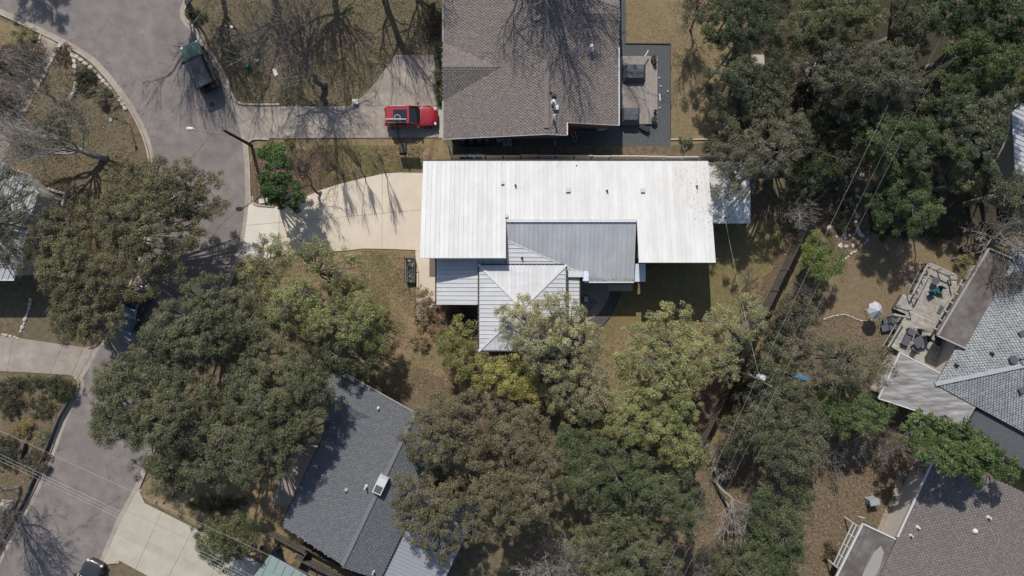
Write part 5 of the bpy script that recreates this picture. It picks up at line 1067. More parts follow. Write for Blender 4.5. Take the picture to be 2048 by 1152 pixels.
wallbox('fallen_board', 'white board lying at the driveway corner', [(499, 562), (512, 574)], .28, .06, M_trimw, 'board')
wallbox('pipe', 'brown drain board leading beside the white roof gravel yard', [(1110, 268), (1110, 292)], .16, .05, M_grey, 'plank')
st = thing('garden_steps', 'timber steps in the lower left corner planting', 'steps', (*W2(12, 1012), 0))
for k in range(3): MB().box((-.35 + k * .42, .0, .10 + .06 * k), (.34, 1.3, .12), -.42).build('step', M_pale, st)

# ================================================================ POLES AND WIRES
def wire(label, A, B, sag=.5, r=.018, m=None, name='power_line', cat='power line'):
    A, B = np.array(A), np.array(B); s = np.linspace(0, 1, 25); P = [tuple(A + (B - A) * k - np.array((0, 0, sag * 4 * k * (1 - k)))) for k in s]
    return tag(MB().tube(P, r, 5).build(name, m or M_wirel), label, cat)
M_wirel = plain('aluminium_wire', (.42, .42, .41), .5, metal=.0); M_wired = plain('dark_wire', (.05, .05, .05), .6)
for k, (dy, lab) in enumerate(((0, 'uppermost wire crossing the street at the lower left, alone above the other three'), (47, 'top wire of the lower bunch crossing the street'), (54, 'middle wire of the lower bunch crossing the street'), (61, 'lowest wire of the lower bunch crossing the street'))):
    sl_ = .455 if k == 0 else .475
    wire(lab, W(-260, 862 - 260 * sl_ + dy, 8), W(900, 862 + 900 * (sl_ + .012) + dy, 8), .3, .0085)
wire('brightest overhead wire running beside the east fence', W(1895, -35, 8), W(1270, 1270, 8), .2, .006)
wire('second overhead wire just right of the bright one by the east fence', W(1932, -25, 8), W(1290, 1277, 8), .2, .004)
wire('rightmost overhead wire by the east fence', W(1956, -20, 8), W(1304, 1280, 8), .2, .004)
wire('twisted service cable from the patio cover mast to the transformer pole', W(1450, 436, 4.0), W(1518, 752, 8), .25, .009)
def pole(label, base, h, extra):
    x, y = W2(*base); t = thing('utility_pole', label, 'utility pole', (x, y, 0)); MB().tube([(0, 0, -.2), (0, 0, h)], [.16, .11], 10).build('pole', M_wood, t); extra(t, h); return t
def ex1(t, h):
    MB().beam((-.9, .5, h - .4), (.9, -.5, h - .4), .1, .12).build('crossarm', M_fence, t)
    for s in (-.8, 0, .8): MB().cyl((s, -s * .55, h - .34), .06, .2, 8).build('insulator', M_grey, t)
    b = MB(); b.tube([(.35, .1, h - 1.6), (.35, .1, h - .75), (.35, .1, h - .65)], [.26, .26, .16], 14).build('transformer', plain('pale_transformer', (.42, .43, .44), .4), t)
pole('utility pole with a pale transformer can outside the east fence', (1457, 737), 8.3, ex1)
def ex2(t, h): MB().beam((-.7, .4, h - .3), (.7, -.4, h - .3), .1, .12).build('crossarm', M_fence, t); MB().tube([(.1, 0, h - .2), (.5, .2, h - .1), (.5, -1.4, h - .6)], .03, 6).build('conduit', M_grey, t)
pole('utility pole rising from the woodland at the top right', (1752, 92), 8.3, ex2)
lp = thing('street_lamp', 'dark wooden street lamp pole with a long pale arm over the street', 'street lamp', (*W2(503, 291), 0))
MB().tube([(0, 0, -.2), (0, 0, 6.0)], [.15, .11], 10).build('pole', M_wood, lp)
ar = MB(); ar.tube([(-.05, -.1, 4.5), (-.5, -.1, 5.1), (-1.2, -.05, 5.6), (-2.3, .02, 6.3)], .04, 6).build('arm', M_steel, lp)
MB().tube([(-2.25, .02, 6.28), (-2.4, .03, 6.33), (-2.75, .05, 6.36), (-2.9, .06, 6.34)], [.07, .15, .15, .06], 10).build('lamp_head', plain('lamp_grey', (.62, .63, .64), .4), lp)
x, y = W2(503, 291); wire('thin cable hanging from the street lamp arm toward the oak', (x - 1.2, y - .1, 5.4), W(350, 345, 5.0), .25, .012, M_wired, 'cable', 'cable')
sg = thing('street_lamp', 'small dark garden post lamp on the island beside the kerb', 'lamp post', (*W2(261, 250), 0)); MB().tube([(0, 0, 0), (0, 0, 2.2)], .03, 6).build('post', M_black, sg); MB().box((0, 0, 2.3), (.22, .22, .2)).build('lamp_head', M_black, sg)
ms = thing('mast', 'service mast on the white patio cover', 'mast', (*W2(1450, 436, 3.1), 3.1)); MB().tube([(0, 0, 0), (0, 0, .9)], .03, 6).build('pole', M_dgrey, ms); MB().cyl((0, 0, -.0), .12, .05, 10, r2=.06).build('flashing', M_dgrey, ms)

# basketball hoop
bx, by = W2(806, 291); bk = thing('basketball_hoop', 'basketball hoop on a dark pole reaching over the red car', 'basketball hoop', (bx, by, 0))
MB().tube([(0, 0, 0), (0, 0, 2.5), (0, .9, 3.1)], .06, 8).build('pole', M_black, bk)
MB().box((0, -.25, .12), (.7, 1.1, .24), taper=.8).build('base', M_black, bk)
MB().beam((0, 0, 2.4), (0, 1.35, 3.0), .08, .08).beam((0, 0, 1.9), (0, 1.35, 3.4), .06, .06).build('brace', M_black, bk)
f = MB()
for z in (2.85, 3.85): f.box((0, 1.45, z), (1.75, .06, .09))
for xx in (-.84, .84): f.box((xx, 1.45, 3.35), (.09, .06, 1.0))
for z in (3.05, 3.45): f.box((0, 1.45, z), (.6, .05, .05))
for xx in (-.3, .3): f.box((xx, 1.45, 3.25), (.05, .05, .45))
f.build('backboard_frame', M_trimw, bk); MB().box((0, 1.46, 3.35), (1.66, .02, .94)).build('backboard', plain('smoked_acrylic', (.12, .12, .12), .15), bk)
MB().tube([(.25 * cos(a), 1.78 + .25 * sin(a), 3.05) for a in np.linspace(0, 2 * pi, 17)], .022, 6).build('rim', M_trimw, bk)
nt_ = MB()
for k in range(12):
    a = k * pi / 6; a2 = a + pi / 12; nt_.tube([(.24 * cos(a), 1.78 + .24 * sin(a), 3.04), (.17 * cos(a2), 1.78 + .17 * sin(a2), 2.8), (.12 * cos(a), 1.78 + .12 * sin(a), 2.6)], .008, 3)
nt_.build('net', M_trimw, bk)

# ================================================================ CARS
def paint(name, c): 
    m = plain(name, c, .28, spec=.6, coat=1.0); return m
M_tyre = plain('tyre', (.018, .018, .018), .85); M_rim = plain('rim', (.35, .35, .36), .35, metal=.8); M_cglass = plain('car_glass', (.014, .02, .022), .04, spec=.9)
M_lampw = plain('headlight_glass', (.6, .62, .65), .15); M_lampr = plain('taillight_red', (.35, .02, .02), .2)
def loft(stations, parent, name, m, sub=1):
    """stations: (x, half width, z bottom, z top, top width factor, crown)"""
    b = MB(); k = 12; vs = []
    for (x, w, zb, zt, tf, cr) in stations:
        h = zt - zb
        ring = [(.72 * w, zb), (w * .97, zb + .14 * h), (w, zb + .5 * h), (w * (1 + tf) / 2 if tf > .8 else w * (.4 + .6 * tf), zb + .86 * h), (w * tf, zt - .01), (w * tf * .5, zt + cr)]
        ring += [(-a, z) for a, z in ring[::-1]]; vs += [(x, a, z) for a, z in ring]
    n = len(stations); fs = [(i * k + j, i * k + (j + 1) % k, (i + 1) * k + (j + 1) % k, (i + 1) * k + j) for i in range(n - 1) for j in range(k)] + [list(range(k))[::-1], [(n - 1) * k + j for j in range(k)]]
    b.add(vs, fs); o = b.build(name, m, parent, smooth=True)
    s = o.modifiers.new('s', 'SUBSURF'); s.levels = s.render_levels = sub + 1; return o
def car(label, cat, px, py, yaw, body, L_=4.6, Wd=1.86, Hh=1.7, hood=None, roof=None, boxy=False, sunroof=True, rails=True, spare=False, visor=False):
    x, y = W2(px, py, .8); t = thing('parked_car', label, cat, (x, y, .05), yaw); w = Wd / 2; h0 = .95 if not boxy else 1.02; a = L_ / 2
    loft([(-a, w * .80, .38, h0 * .92, .86, .01), (-a + .10, w * .93, .28, h0, .9, .01), (-a + .6, w, .24, h0 + .02, .92, .01), (-.2, w, .24, h0 + .02, .93, .02), (a - 1.45, w, .24, h0 + .03, .93, .03), (a - 1.2, w * .99, .24, h0 - .01, .9, .04), (a - .5, w * .95, .26, h0 - (.10 if not boxy else .02), .86, .04), (a - .12, w * .78, .30, h0 - (.2 if not boxy else .06), .82, .03), (a, w * .55, .40, h0 - (.30 if not boxy else .2), .8, .0)], t, 'body', body)
    b0 = a - (1.55 if not boxy else 1.45); rr = .42 if not boxy else .22
    loft([(-a + .12, w * .84, h0 - .05, Hh - .42, .86, 0), (-a + rr, w * .88, h0 - .05, Hh - .04, .80, .02), (-.3, w * .90, h0 - .05, Hh - .015, .80, .03), (b0 - (.95 if not boxy else .5), w * .90, h0 - .05, Hh - .05, .80, .03), (b0 - (.45 if not boxy else .22), w * .90, h0 - .05, (Hh + h0) / 2 + .03, .88, .02), (b0 + .12, w * .88, h0 - .06, h0 + .01, .94, 0)], t, 'window_glass', M_cglass)
    x0, x1 = -a + rr - .14, b0 - (.85 if not boxy else .45); wr = w * .79
    b = MB(); pr_ = [(x0, -wr * .92), (x0 + .12, -wr), (x1 - .1, -wr), (x1, -wr * .93), (x1 + .05, 0), (x1, wr * .93), (x1 - .1, wr), (x0 + .12, wr), (x0, wr * .92)]
    b.prism(pr_, lambda X, Y: Hh + .035 - .05 * (Y / wr) ** 2, th=.07); rf = b.build('roof', roof or body, t, smooth=False, bevel=.02)
    if sunroof: MB().box(((x0 + x1) / 2 + .22, .04, Hh + .036), (1.2, wr * 1.0, .015)).build('sunroof', M_cglass, rf)
    if rails:
        for s in (-1, 1): MB().tube([(x0 + .2, s * wr * .97, Hh), (x0 + .3, s * wr * .97, Hh + .07), (x1 - .3, s * wr * .97, Hh + .07), (x1 - .2, s * wr * .97, Hh)], .022, 6).build('roof_rail', M_black if not rails == 'silver' else M_steel, rf)
    if hood: MB().prism([(a - 1.22, -w * .80), (a - .3, -w * .70), (a - .22, 0), (a - .3, w * .70), (a - 1.22, w * .80)], lambda X, Y: h0 + .06 - .05 * (Y / w) ** 2 - max(0, X - (a - .9)) * .06, th=.03).build('bonnet', hood, t, bevel=.015)
    # pillars
    for s in (-1, 1):
        MB().beam((b0 + .08, s * w * .84, h0 + .02), (x1, s * wr * .97, Hh - .0), .07, .05).build('pillar', roof or body, t)
        MB().beam((-.15, s * w * .915, h0), (-.18, s * wr * 1.03, Hh - .03), .09, .05).build('pillar', M_black if boxy else body, t)
        MB().beam((-a + .3, s * w * .87, h0), (-a + rr + .08, s * wr * 1.0, Hh - .03), .16, .06).build('pillar', roof or body, t)
        mi = MB().box((b0 - .12, s * (w + .12), h0 + .12), (.16, .26, .17)); mi.build('mirror', M_black, t, bevel=.03)
        MB().box((a - .22, s * w * .66, h0 - (.24 if not boxy else .16)), (.2, .36, .12), -s * .6).build('headlight', M_lampw, t, bevel=.03)
        MB().box((-a + .06, s * w * .72, h0 - .12), (.14, .22, .3)).build('taillight', M_lampr, t, bevel=.02)
        for xx in (a - .9, -a + .85):
            wl = MB().tube([(xx, s * (w - .24), .34), (xx, s * (w + .005), .34)], .36, 20).build('wheel', M_tyre, t); MB().tube([(xx, s * (w - .05), .34), (xx, s * (w + .015), .34)], .22, 14).build('rim', M_rim, wl)
        MB().box((a - 1.42 + .05, s * .28, h0 + .085), (.04, .5, .015), s * .15).build('wiper', M_black, t)
    MB().box((a - .02, 0, .42), (.1, w * 1.1, .16)).build('bumper', M_black, t, bevel=.03); MB().box((-a + .03, 0, .45), (.12, w * 1.5, .2)).build('bumper', M_black if boxy else body, t, bevel=.03)
    if spare: MB().tube([(-a - .16, .1, .95), (-a + .02, .1, .95)], .36, 18).build('spare_wheel', M_tyre, t)
    if visor: MB().beam((b0 - .42, -w * 1.05, Hh - .02), (b0 - .42, w * 1.05, Hh - .02), .14, .10).build('light_bar', M_black, t, bevel=.02)
    return t
car('glossy red car with a black glass roof in the neighbour driveway', 'car', 822, 233, 0.02, paint('red_paint', (.33, .008, .018)), 4.7, 1.9, 1.62, rails='silver')
car('boxy car with a green bonnet and black roof parked at the kerb', 'car', 399, 133, atan2(.90, -.42), paint('dark_green_paint', (.03, .075, .045)), 4.5, 1.95, 1.85, hood=paint('green_paint', (.075, .21, .11)), roof=plain('black_roof', (.05, .055, .065), .3), boxy=True, sunroof=False, spare=True, visor=True)
car('dark blue car half hidden under the oak in the street', 'car', 266, 618, atan2(-.9, -.42), paint('navy_paint', (.02, .03, .05)), 4.6, 1.85, 1.5, rails=False)
car('black car cut off by the bottom edge beside the kerb', 'car', 170, 1168, atan2(.9, .42), paint('black_paint', (.03, .032, .035)), 4.5, 1.85, 1.5, rails=False)

# leaves and grit that have dropped on roofs and gravel
def roof_litter(label, poly, zf, n, seed, cols=None, L=.08):
    rg = np.random.default_rng(seed); xs = [q[0] for q in poly]; ys = [q[1] for q in poly]; q = np.stack([rg.uniform(min(xs), max(xs), n), rg.uniform(min(ys), max(ys), n)], 1); q = q[inside(q, poly)]
    k = len(q); z = np.array([zf(a, b) for a, b in q]) + .02; p = np.column_stack([q, z]); nr = unit(np.array((0, 0, 1.)) + rg.normal(0, .4, (k, 3))); t = unit(np.cross(nr, rg.normal(size=(k, 3)))); b = np.cross(nr, t); l = L * rg.uniform(.5, 1.4, (k, 1))
    V = np.stack([p - t * l * .5, p - b * l * .25, p + t * l * .5, p + b * l * .25], 1); C = np.array(cols or BRN)[rg.integers(0, len(cols or BRN), k)]
    tag(np_mesh('leaf_litter', V, C, M_litter), label, 'leaves', kind='stuff')
roof_litter('brown leaves dropped on the oak end of the long white roof', [(13.5, 10.9), (16.8, 10.9), (16.8, 3), (15.6, 5), (14.6, 8)], zmain, 500, 71)
roof_litter('few brown leaves over the long white roof', [(-7.5, 10.9), (16.8, 10.9), (16.8, 5.8), (-7.5, 5.8)], zmain, 160, 72, L=.06)
roof_litter('leaves caught in the lower edge of the grey roof', [(6.2, .62), (10.4, .62), (10.4, .85), (6.2, .9)], zg, 160, 73, ORG)
roof_litter('leaves fallen on the white patio cover', [(17, 5.7), (20.5, 5.7), (20.5, 10.8), (17, 10.8)], lambda x, y: 3.13, 420, 74)
roof_litter('grit and pale stones over the dark gravel yard', WP([(1240, 88), (1340, 89), (1340, 291), (905, 291), (905, 262), (1237, 262)]), lambda x, y: .0, 5000, 75, [(.16, .165, .17), (.30, .30, .29), (.05, .05, .055)], .06)
roof_litter('leaves blown onto the main driveway by the oaks', WP([(500, 480), (700, 470), (700, 500), (560, 508), (500, 520)]), lambda x, y: .035, 500, 76, ORG + BRN)
roof_litter('few leaves scattered over the main driveway', WP([(510, 415), (848, 350), (848, 515), (510, 515)]), lambda x, y: .035, 120, 77, ORG + BRN, .06)
roof_litter('leaf debris along the shaded street edge', WP([(420, 420), (495, 400), (480, 500), (430, 620), (400, 600)]), lambda x, y: 0, 500, 78, BRN)

roof_litter('leaf drift along the right hand kerb below the driveway apron', WP([(455, 560), (470, 565), (440, 640), (400, 720), (385, 715), (425, 630)]), lambda x, y: 0, 400, 79, BRN)
roof_litter('dry leaves along the outer kerb at the lower left street', WP([(163, 780), (172, 782), (112, 912), (20, 1100), (8, 1098), (100, 910)]), lambda x, y: 0, 700, 80, ORG + BRN, .07)
roof_litter('sparse leaf specks over the street surface', WP([(60, 0), (360, 0), (450, 180), (480, 400), (320, 400), (250, 190)]), lambda x, y: 0, 500, 81, BRN, .06)
roof_litter('sparse leaf specks over the lower street', WP([(160, 790), (300, 850), (240, 1000), (120, 1150), (10, 1150)]), lambda x, y: 0, 350, 82, BRN, .06)
# ================================================================ SMALL THINGS
def boards(parent, poly, z, ang, m, pitch=.14, th=.035, gap=.008, name='board'):
    nx, ny = -sin(ang), cos(ang); ds = [nx * x + ny * y for x, y in poly]; d = min(ds)
    while d < max(ds):
        q = strip(poly, nx, ny, d + gap / 2, d + pitch - gap / 2)
        if len(q) > 2 and abs(area(q)) > .01: MB().prism(q, z + R.uniform(-.002, .002), th=th).build(name, m, parent)
        d += pitch
def manhole(label, px, py, r=.33):
    x, y = W2(px, py); t = thing('manhole_cover', label, 'manhole cover', (x, y, 0)); MB().cyl((0, 0, .0), r * 1.25, .022, 28).build('collar', M_gutter, t); c = MB().cyl((0, 0, .0), r, .03, 28).build('lid', plain('cast_iron', (.06, .055, .055), .6), t)
    q = MB()
    for k in range(-3, 4): q.box((k * r * .25, 0, .033), (.03, 1.7 * sqrt(max(.01, r * r - (k * r * .25) ** 2)), .008)); 
    q.build('grip', plain('cast_iron2', (.10, .095, .09), .6), c)
manhole('round iron manhole cover in the street behind the green car', 424, 209, .30)
def ubox(label, px, py, w, d, h, m, rz=0, name='utility_box', cat='utility box', lidm=None):
    x, y = W2(px, py); t = thing(name, label, cat, (x, y, 0), rz); MB().box((0, 0, h / 2), (w, d, h)).build('body', m, t, bevel=.02); MB().box((0, 0, h + .02), (w * 1.06, d * 1.06, .04)).build('lid', lidm or m, t, bevel=.01); return t
M_ugreen = plain('utility_green', (.07, .15, .11), .5); M_bin = plain('bin_black', (.022, .024, .027), .45)
ubox('pale flat utility lid on the lawn right of the green box', 551, 145, .30, .62, .05, M_fencep, .35)
ubox('green utility box on the lawn nearest the green car', 497, 134, .42, .32, .5, M_ugreen, .3)
ubox('small pale green utility lid by the lawn box pair', 515, 121, .34, .26, .06, plain('pale_green_lid', (.35, .42, .38), .6), .4)
ubox('square stone block at the lower edge of the bare tree lawn', 712, 205, .5, .42, .3, M_fencep)
ubox('small round white lid in the upper lawn', 464, 54, .22, .22, .04, M_trimw)
ubox('blue green valve box by the island tree', 222, 240, .24, .3, .05, plain('teal_lid', (.2, .32, .36), .5))
ubox('pale grey equipment box on the leafy ground beside the garden path', 1738, 998, .82, .5, 1.0, plain('sage_metal', (.30, .34, .34), .5), .2)
ubox('flat stone slab in the mulch at the driveway head', 527, 402, .75, .4, .06, M_fencep, .1, 'stone_slab', 'slab')
ubox('brown mat outside the low west roof', 866, 534, .62, 1.7, .02, plain('brown_mat', (.16, .125, .105), .95), 0, 'doormat', 'mat')
ubox('blue tarpaulin crumpled under the thin olive tree', 1596, 752, 1.5, .35, .15, plain('blue_tarp', (.05, .18, .40), .5), -.3, 'tarpaulin', 'tarpaulin')
ubox('grey stone step in the woodland at the upper right', 1515, 122, 1.1, 1.0, .1, M_pale, 0, 'stone_step', 'slab')
ubox('brown plank walkway in the woodland clearing', 1614, 155, .36, 2.6, .12, M_olddeck, 0.03, 'plank_walk', 'walkway')
ubox('grey slab beside the woodland plank walk', 1626, 150, .5, 2.3, .06, M_pale, 0.03, 'stone_slab', 'slab')
# bins
def bin_(label, px, py, lid, rz=0, group='wheelie bins in the side yards', body=None):
    x, y = W2(px, py, .5); t = thing('wheelie_bin', label, 'bin', (x, y, 0), rz); MB().box((0, 0, .52), (.5, .55, .9)).build('body', body or M_bin, t, bevel=.03)
    l = MB().box((0, .02, 1.0), (.56, .64, .07)).build('lid', lid, t, bevel=.02); MB().box((0, -.36, .96), (.42, .05, .05)).build('handle', M_bin, t)
    MB().box((0, .05, 1.045), (.3, .12, .012)).build('lid_plate', M_grey, l)
    for s in (-.24, .24): MB().tube([(s - .03, -.25, .12), (s + .03, -.25, .12)], .12, 10).build('wheel', M_tyre, t)
    return t
LB = M_bin
for k, px in enumerate((926, 943, 959, 974)): bin_(('black bin at the left end of the row behind the brown roof', 'second black bin from the left behind the brown roof', 'third black bin from the left behind the brown roof, with a white mark', 'rightmost black bin in the row behind the brown roof')[k], px, 284, LB)
bin_('left black bin by the white roof eave', 926, 313, LB); bin_('right black bin by the white roof eave', 940, 313, LB)
bb = plain('teal_bin', (.02, .10, .16), .4); bin_('blue recycling bin by the white roof eave', 957, 313, bb, body=bb)
ubox('crumpled grey cover between the bins and the air conditioner', 999, 281, .55, .5, .7, M_grey, .4, 'cover', 'cover')
x, y = W2(1015, 282, .8); ac = thing('air_conditioner', 'square air conditioner with a round fan beside the brown roof', 'air conditioner', (x, y, 0)); MB().box((0, 0, .42), (.82, .82, .84)).build('cabinet', plain('ac_grey', (.24, .24, .24), .5), ac, bevel=.03)
MB().cyl((0, 0, .845), .34, .01, 24).build('fan_well', M_black, ac); fb = MB()
for k in range(4): a = k * pi / 2 + .4; fb.prism([(.05 * cos(a), .05 * sin(a)), (.28 * cos(a - .4), .28 * sin(a - .4)), (.28 * cos(a + .35), .28 * sin(a + .35))], .875, th=.01)
fb.build('fan', M_fencep, ac); g = MB()
for rr_ in (.12, .22, .32): g.tube([(rr_ * cos(a), rr_ * sin(a), .9) for a in np.linspace(0, 2 * pi, 21)], .006, 4)
g.build('grille', M_grey, ac)
# hand truck, bench, chairs in the shaded side yard
x, y = W2(1148, 276); ht = thing('hand_truck', 'red hand truck leaning in the shaded gravel side yard', 'hand truck', (x, y, 0), .45)
f = MB()
for s in (-.18, .18): f.tube([(s, -.55, .05), (s, .55, .9)], .025, 6)
for q in (-.3, 0, .3): f.tube([(-.18, q, .05 + (q + .55) * .77), (.18, q, .05 + (q + .55) * .77)], .02, 6)
f.build('frame', M_steel, ht); MB().box((0, .5, .92), (.5, .3, .1)).build('handle_guard', plain('red_metal', (.5, .03, .02), .4), ht)
for s in (-.25, .25): MB().tube([(s - .04, -.5, .13), (s + .04, -.5, .13)], .13, 12).build('wheel', M_tyre, ht)
def bench(label, px, py, w, m, rz=0):
    x, y = W2(px, py); t = thing('bench', label, 'bench', (x, y, 0), rz)
    for k in range(4): MB().box((0, -.2 + k * .13, .45), (w, .11, .03)).build('slat', m, t)
    MB().box((0, .3, .7), (w, .04, .4)).build('backrest', m, t)
    for sx in (-1, 1):
        for sy in (-.18, .2): MB().box((sx * (w / 2 - .08), sy, .22), (.06, .06, .44)).build('leg', M_black, t)
bench('dark blue bench against the back wall of the brown roofed house', 1176, 256, 1.4, plain('navy_plastic', (.03, .03, .07), .5)); 
ubox('tan storage crate beside the dark blue bench', 1201, 256, .7, .5, .45, M_pale, 0, 'crate', 'crate')
ubox('small clutter box left of the dark blue bench', 1150, 255, .4, .35, .4, M_brick, .2, 'crate', 'crate')
for k, (px, py) in enumerate(((1065, 275), (1088, 277))):
    x, y = W2(px, py); t = thing('folding_chair', ('left', 'right')[k] + ' pale metal chair in the shaded gravel behind the brown roof', 'chair', (x, y, 0), k * .8)
    MB().box((0, 0, .42), (.4, .4, .02)).build('seat', M_dgrey, t); b = MB()
    for sx in (-.2, .2): b.tube([(sx, -.2, 0), (sx, .2, .8)], .015, 5).tube([(sx, .2, 0), (sx, -.2, .45)], .015, 5)
    b.build('frame', M_fencep, t); MB().box((0, .19, .7), (.4, .02, .2)).build('backrest', M_dgrey, t)
# neighbour rear deck
dp = WP([(1240, 112), (1315, 112), (1315, 248), (1283, 248), (1240, 248)], .2); dk = thing('deck', 'grey boarded deck beside the dark gravel behind the brown roof', 'deck', (0, 0, 0))
boards(dk, dp, .2, pi / 2, M_deck, .15); MB().prism(offset(dp, .03), .15, 0).build('frame', M_dgrey, dk)
def cover(label, px, py, w, d, h, rz=0, slope=.25, name='covered_furniture'):
    x, y = W2(px, py, h); t = thing(name, label, 'furniture cover', (x, y, .2), rz); n = 9; m_ = 7; rg = np.random.default_rng(int(px)); vs = []; fs = []
    for j in range(m_):
        for i in range(n):
            u, v = i / (n - 1) * 2 - 1, j / (m_ - 1) * 2 - 1; e = max(abs(u), abs(v)); z = h if e < .99 else 0
            zz_ = z * (1 - slope * max(0, -v)) + (rg.uniform(-.03, .03) if e < .99 else 0); s = 1 if e > .99 else .93; vs.append((u * w / 2 * s, v * d / 2 * s, max(zz_, 0)))
    for j in range(m_ - 1):
        for i in range(n - 1): a = j * n + i; fs.append((a, a + 1, a + n + 1, a + n))
    o = MB().add(vs, fs).build('cover', M_dgrey, t); c = MB()
    for k in range(3): c.beam((-w * .4 + k * w * .35, d * .4, h + .01), (-w * .1 + k * w * .2, -d * .1, h + .01), .02, .02)
    c.build('fold', M_dgrey, t); return t
cover('large dark grey covered furniture set at the top of the deck', 1270, 144, 2.1, 1.75, .75, 0)
cover('dark grey covered grill at the lower end of the deck', 1262, 229, 1.8, 1.6, .95, 0, .1)
def planter(label, px, py, s, h, m=M_black, plant=True):
    x, y = W2(px, py, h); t = thing('planter', label, 'planter', (x, y, .0)); b = MB(); b.tube([(0, 0, 0), (0, 0, h)], [s * .7, s], 16, cap=True).build('pot', m, t); MB().cyl((0, 0, h), s * .85, .01, 14).build('soil', M_joint, t)
    if plant:
        m_ = MB(); rg = random.Random(int(px))
        for k in range(26):
            a = k * 2.4; l = s * rg.uniform(.6, 1.1); d = np.array((cos(a) * l, sin(a) * l, rg.uniform(.05, .3))); q = np.array((-sin(a), cos(a), 0)) * .03; o = np.array((0, 0, h)); m_.col = (.06, .07, .03); m_.add([o - q, o + q, o + d], [(0, 1, 2)])
        tag(m_.build('plant', M_leaf, t), kind='stuff')
planter('black pot at the upper outer corner of the grey deck', 1308, 115, .28, .55); planter('smaller black pot just below the upper corner pot', 1310, 124, .18, .6); planter('black pot at the lower outer corner of the grey deck', 1309, 238, .28, .55); planter('dark pot with a twiggy plant near the lower corner of the deck', 1311, 222, .16, .5)
wallbox('umbrella_base', 'folded white patio umbrella arm above the covered furniture', [(1286, 119), (1293, 107)], .08, .06, M_trimw, 'umbrella', .8)
wallbox('hose', 'white rag lying on the dark gravel beside the deck', [(1319, 188), (1320, 202)], .14, .05, M_trimw, 'cloth')
for k, (px, py) in enumerate(((1318, 156), (1321, 173), (1319, 216), (1335, 183))): ubox(('upper', 'second', 'lower', 'outer')[k] + ' small white stone on the gravel beside the deck', px, py, .12, .16, .06, M_rock, k, 'white_stone', 'stone')
ubox('dark saddle shaped hose reel below the grey deck', 1288, 258, .9, .4, .35, M_black, -.5, 'hose_reel', 'hose reel')
# raised planter with a black frame
x, y = W2(820.5, 541, .5); rp = thing('raised_planter', 'long raised planter in a black frame on the front lawn', 'planter', (x, y, 0))
w_, d_ = .78, 2.15; q = MB()
for s in (-1, 1): q.box((s * w_ / 2, 0, .25), (.05, d_, .5)); q.box((0, s * d_ / 2, .25), (w_, .05, .5))
q.build('box', M_fence, rp); MB().box((0, 0, .4), (w_ - .06, d_ - .06, .04)).build('soil', M_gravel, rp); q = MB()
for sx in (-1, 1):
    for sy in (-1, 1): q.box((sx * w_ / 2, sy * d_ / 2, .7), (.04, .04, 1.4))
for s in (-1, 1): q.box((s * w_ / 2, 0, 1.4), (.045, d_, .045)); q.box((0, s * d_ / 2, 1.4), (w_, .045, .045))
q.build('frame', M_black, rp)
for k, (ax, ay) in enumerate(((-.1, .9), (.22, .45), (.0, -.5), (.2, -.65), (.1, -.95), (.25, .6))):
    o = bpy.data.objects.new('stone', RK[k % 6]); link(o, rp); o.location = (ax, ay, .42); o.scale = (.18, .16, .12)
m_ = MB(); rg = random.Random(4)
for k in range(120):
    cx, cy = rg.uniform(-.3, .3), rg.choice((.6, .1, -.6)) + rg.uniform(-.3, .3); a = rg.uniform(0, 6.3); l = rg.uniform(.1, .25); m_.col = rg.choice(((.10, .14, .04), (.22, .13, .07), (.08, .10, .04)))
    m_.add([(cx, cy, .45), (cx + .04, cy + .03, .45), (cx + l * cos(a), cy + l * sin(a), .45 + rg.uniform(.05, .3))], [(0, 1, 2)])
tag(m_.build('plant', M_leaf, rp), kind='stuff')
# patio chair and bench of the main house
x, y = W2(1172, 598, .4); c = thing('patio_chair', 'dark round backed chair with a pale seat on the curved patio', 'chair', (x, y, .06), .0)
MB().box((0, -.02, .44), (.42, .5, .07)).build('seat', M_galvl, c, bevel=.03); MB().tube([(.31 * cos(a), .31 * sin(a) * 1.1, .72) for a in np.linspace(-.6, pi + .6, 15)], .035, 8).build('armrest', M_black, c)
for sx in (-.24, .24):
    for sy in (-.2, .24): MB().tube([(sx, sy, 0), (sx, sy, .7)], .02, 6).build('leg', M_black, c)
x, y = W2(1180, 612, .3); c = thing('slatted_lounger', 'dark slatted lounger standing diagonally on the curved patio', 'lounger', (x, y, .06), .75)
for k in range(5): MB().box((0, -.3 + k * .15, .35), (1.5, .07, .03)).build('slat', M_dgrey if k % 2 else M_grey, c)
for sx in (-.65, .65):
    for sy in (-.28, .28): MB().box((sx, sy, .17), (.05, .05, .34)).build('leg', M_black, c)

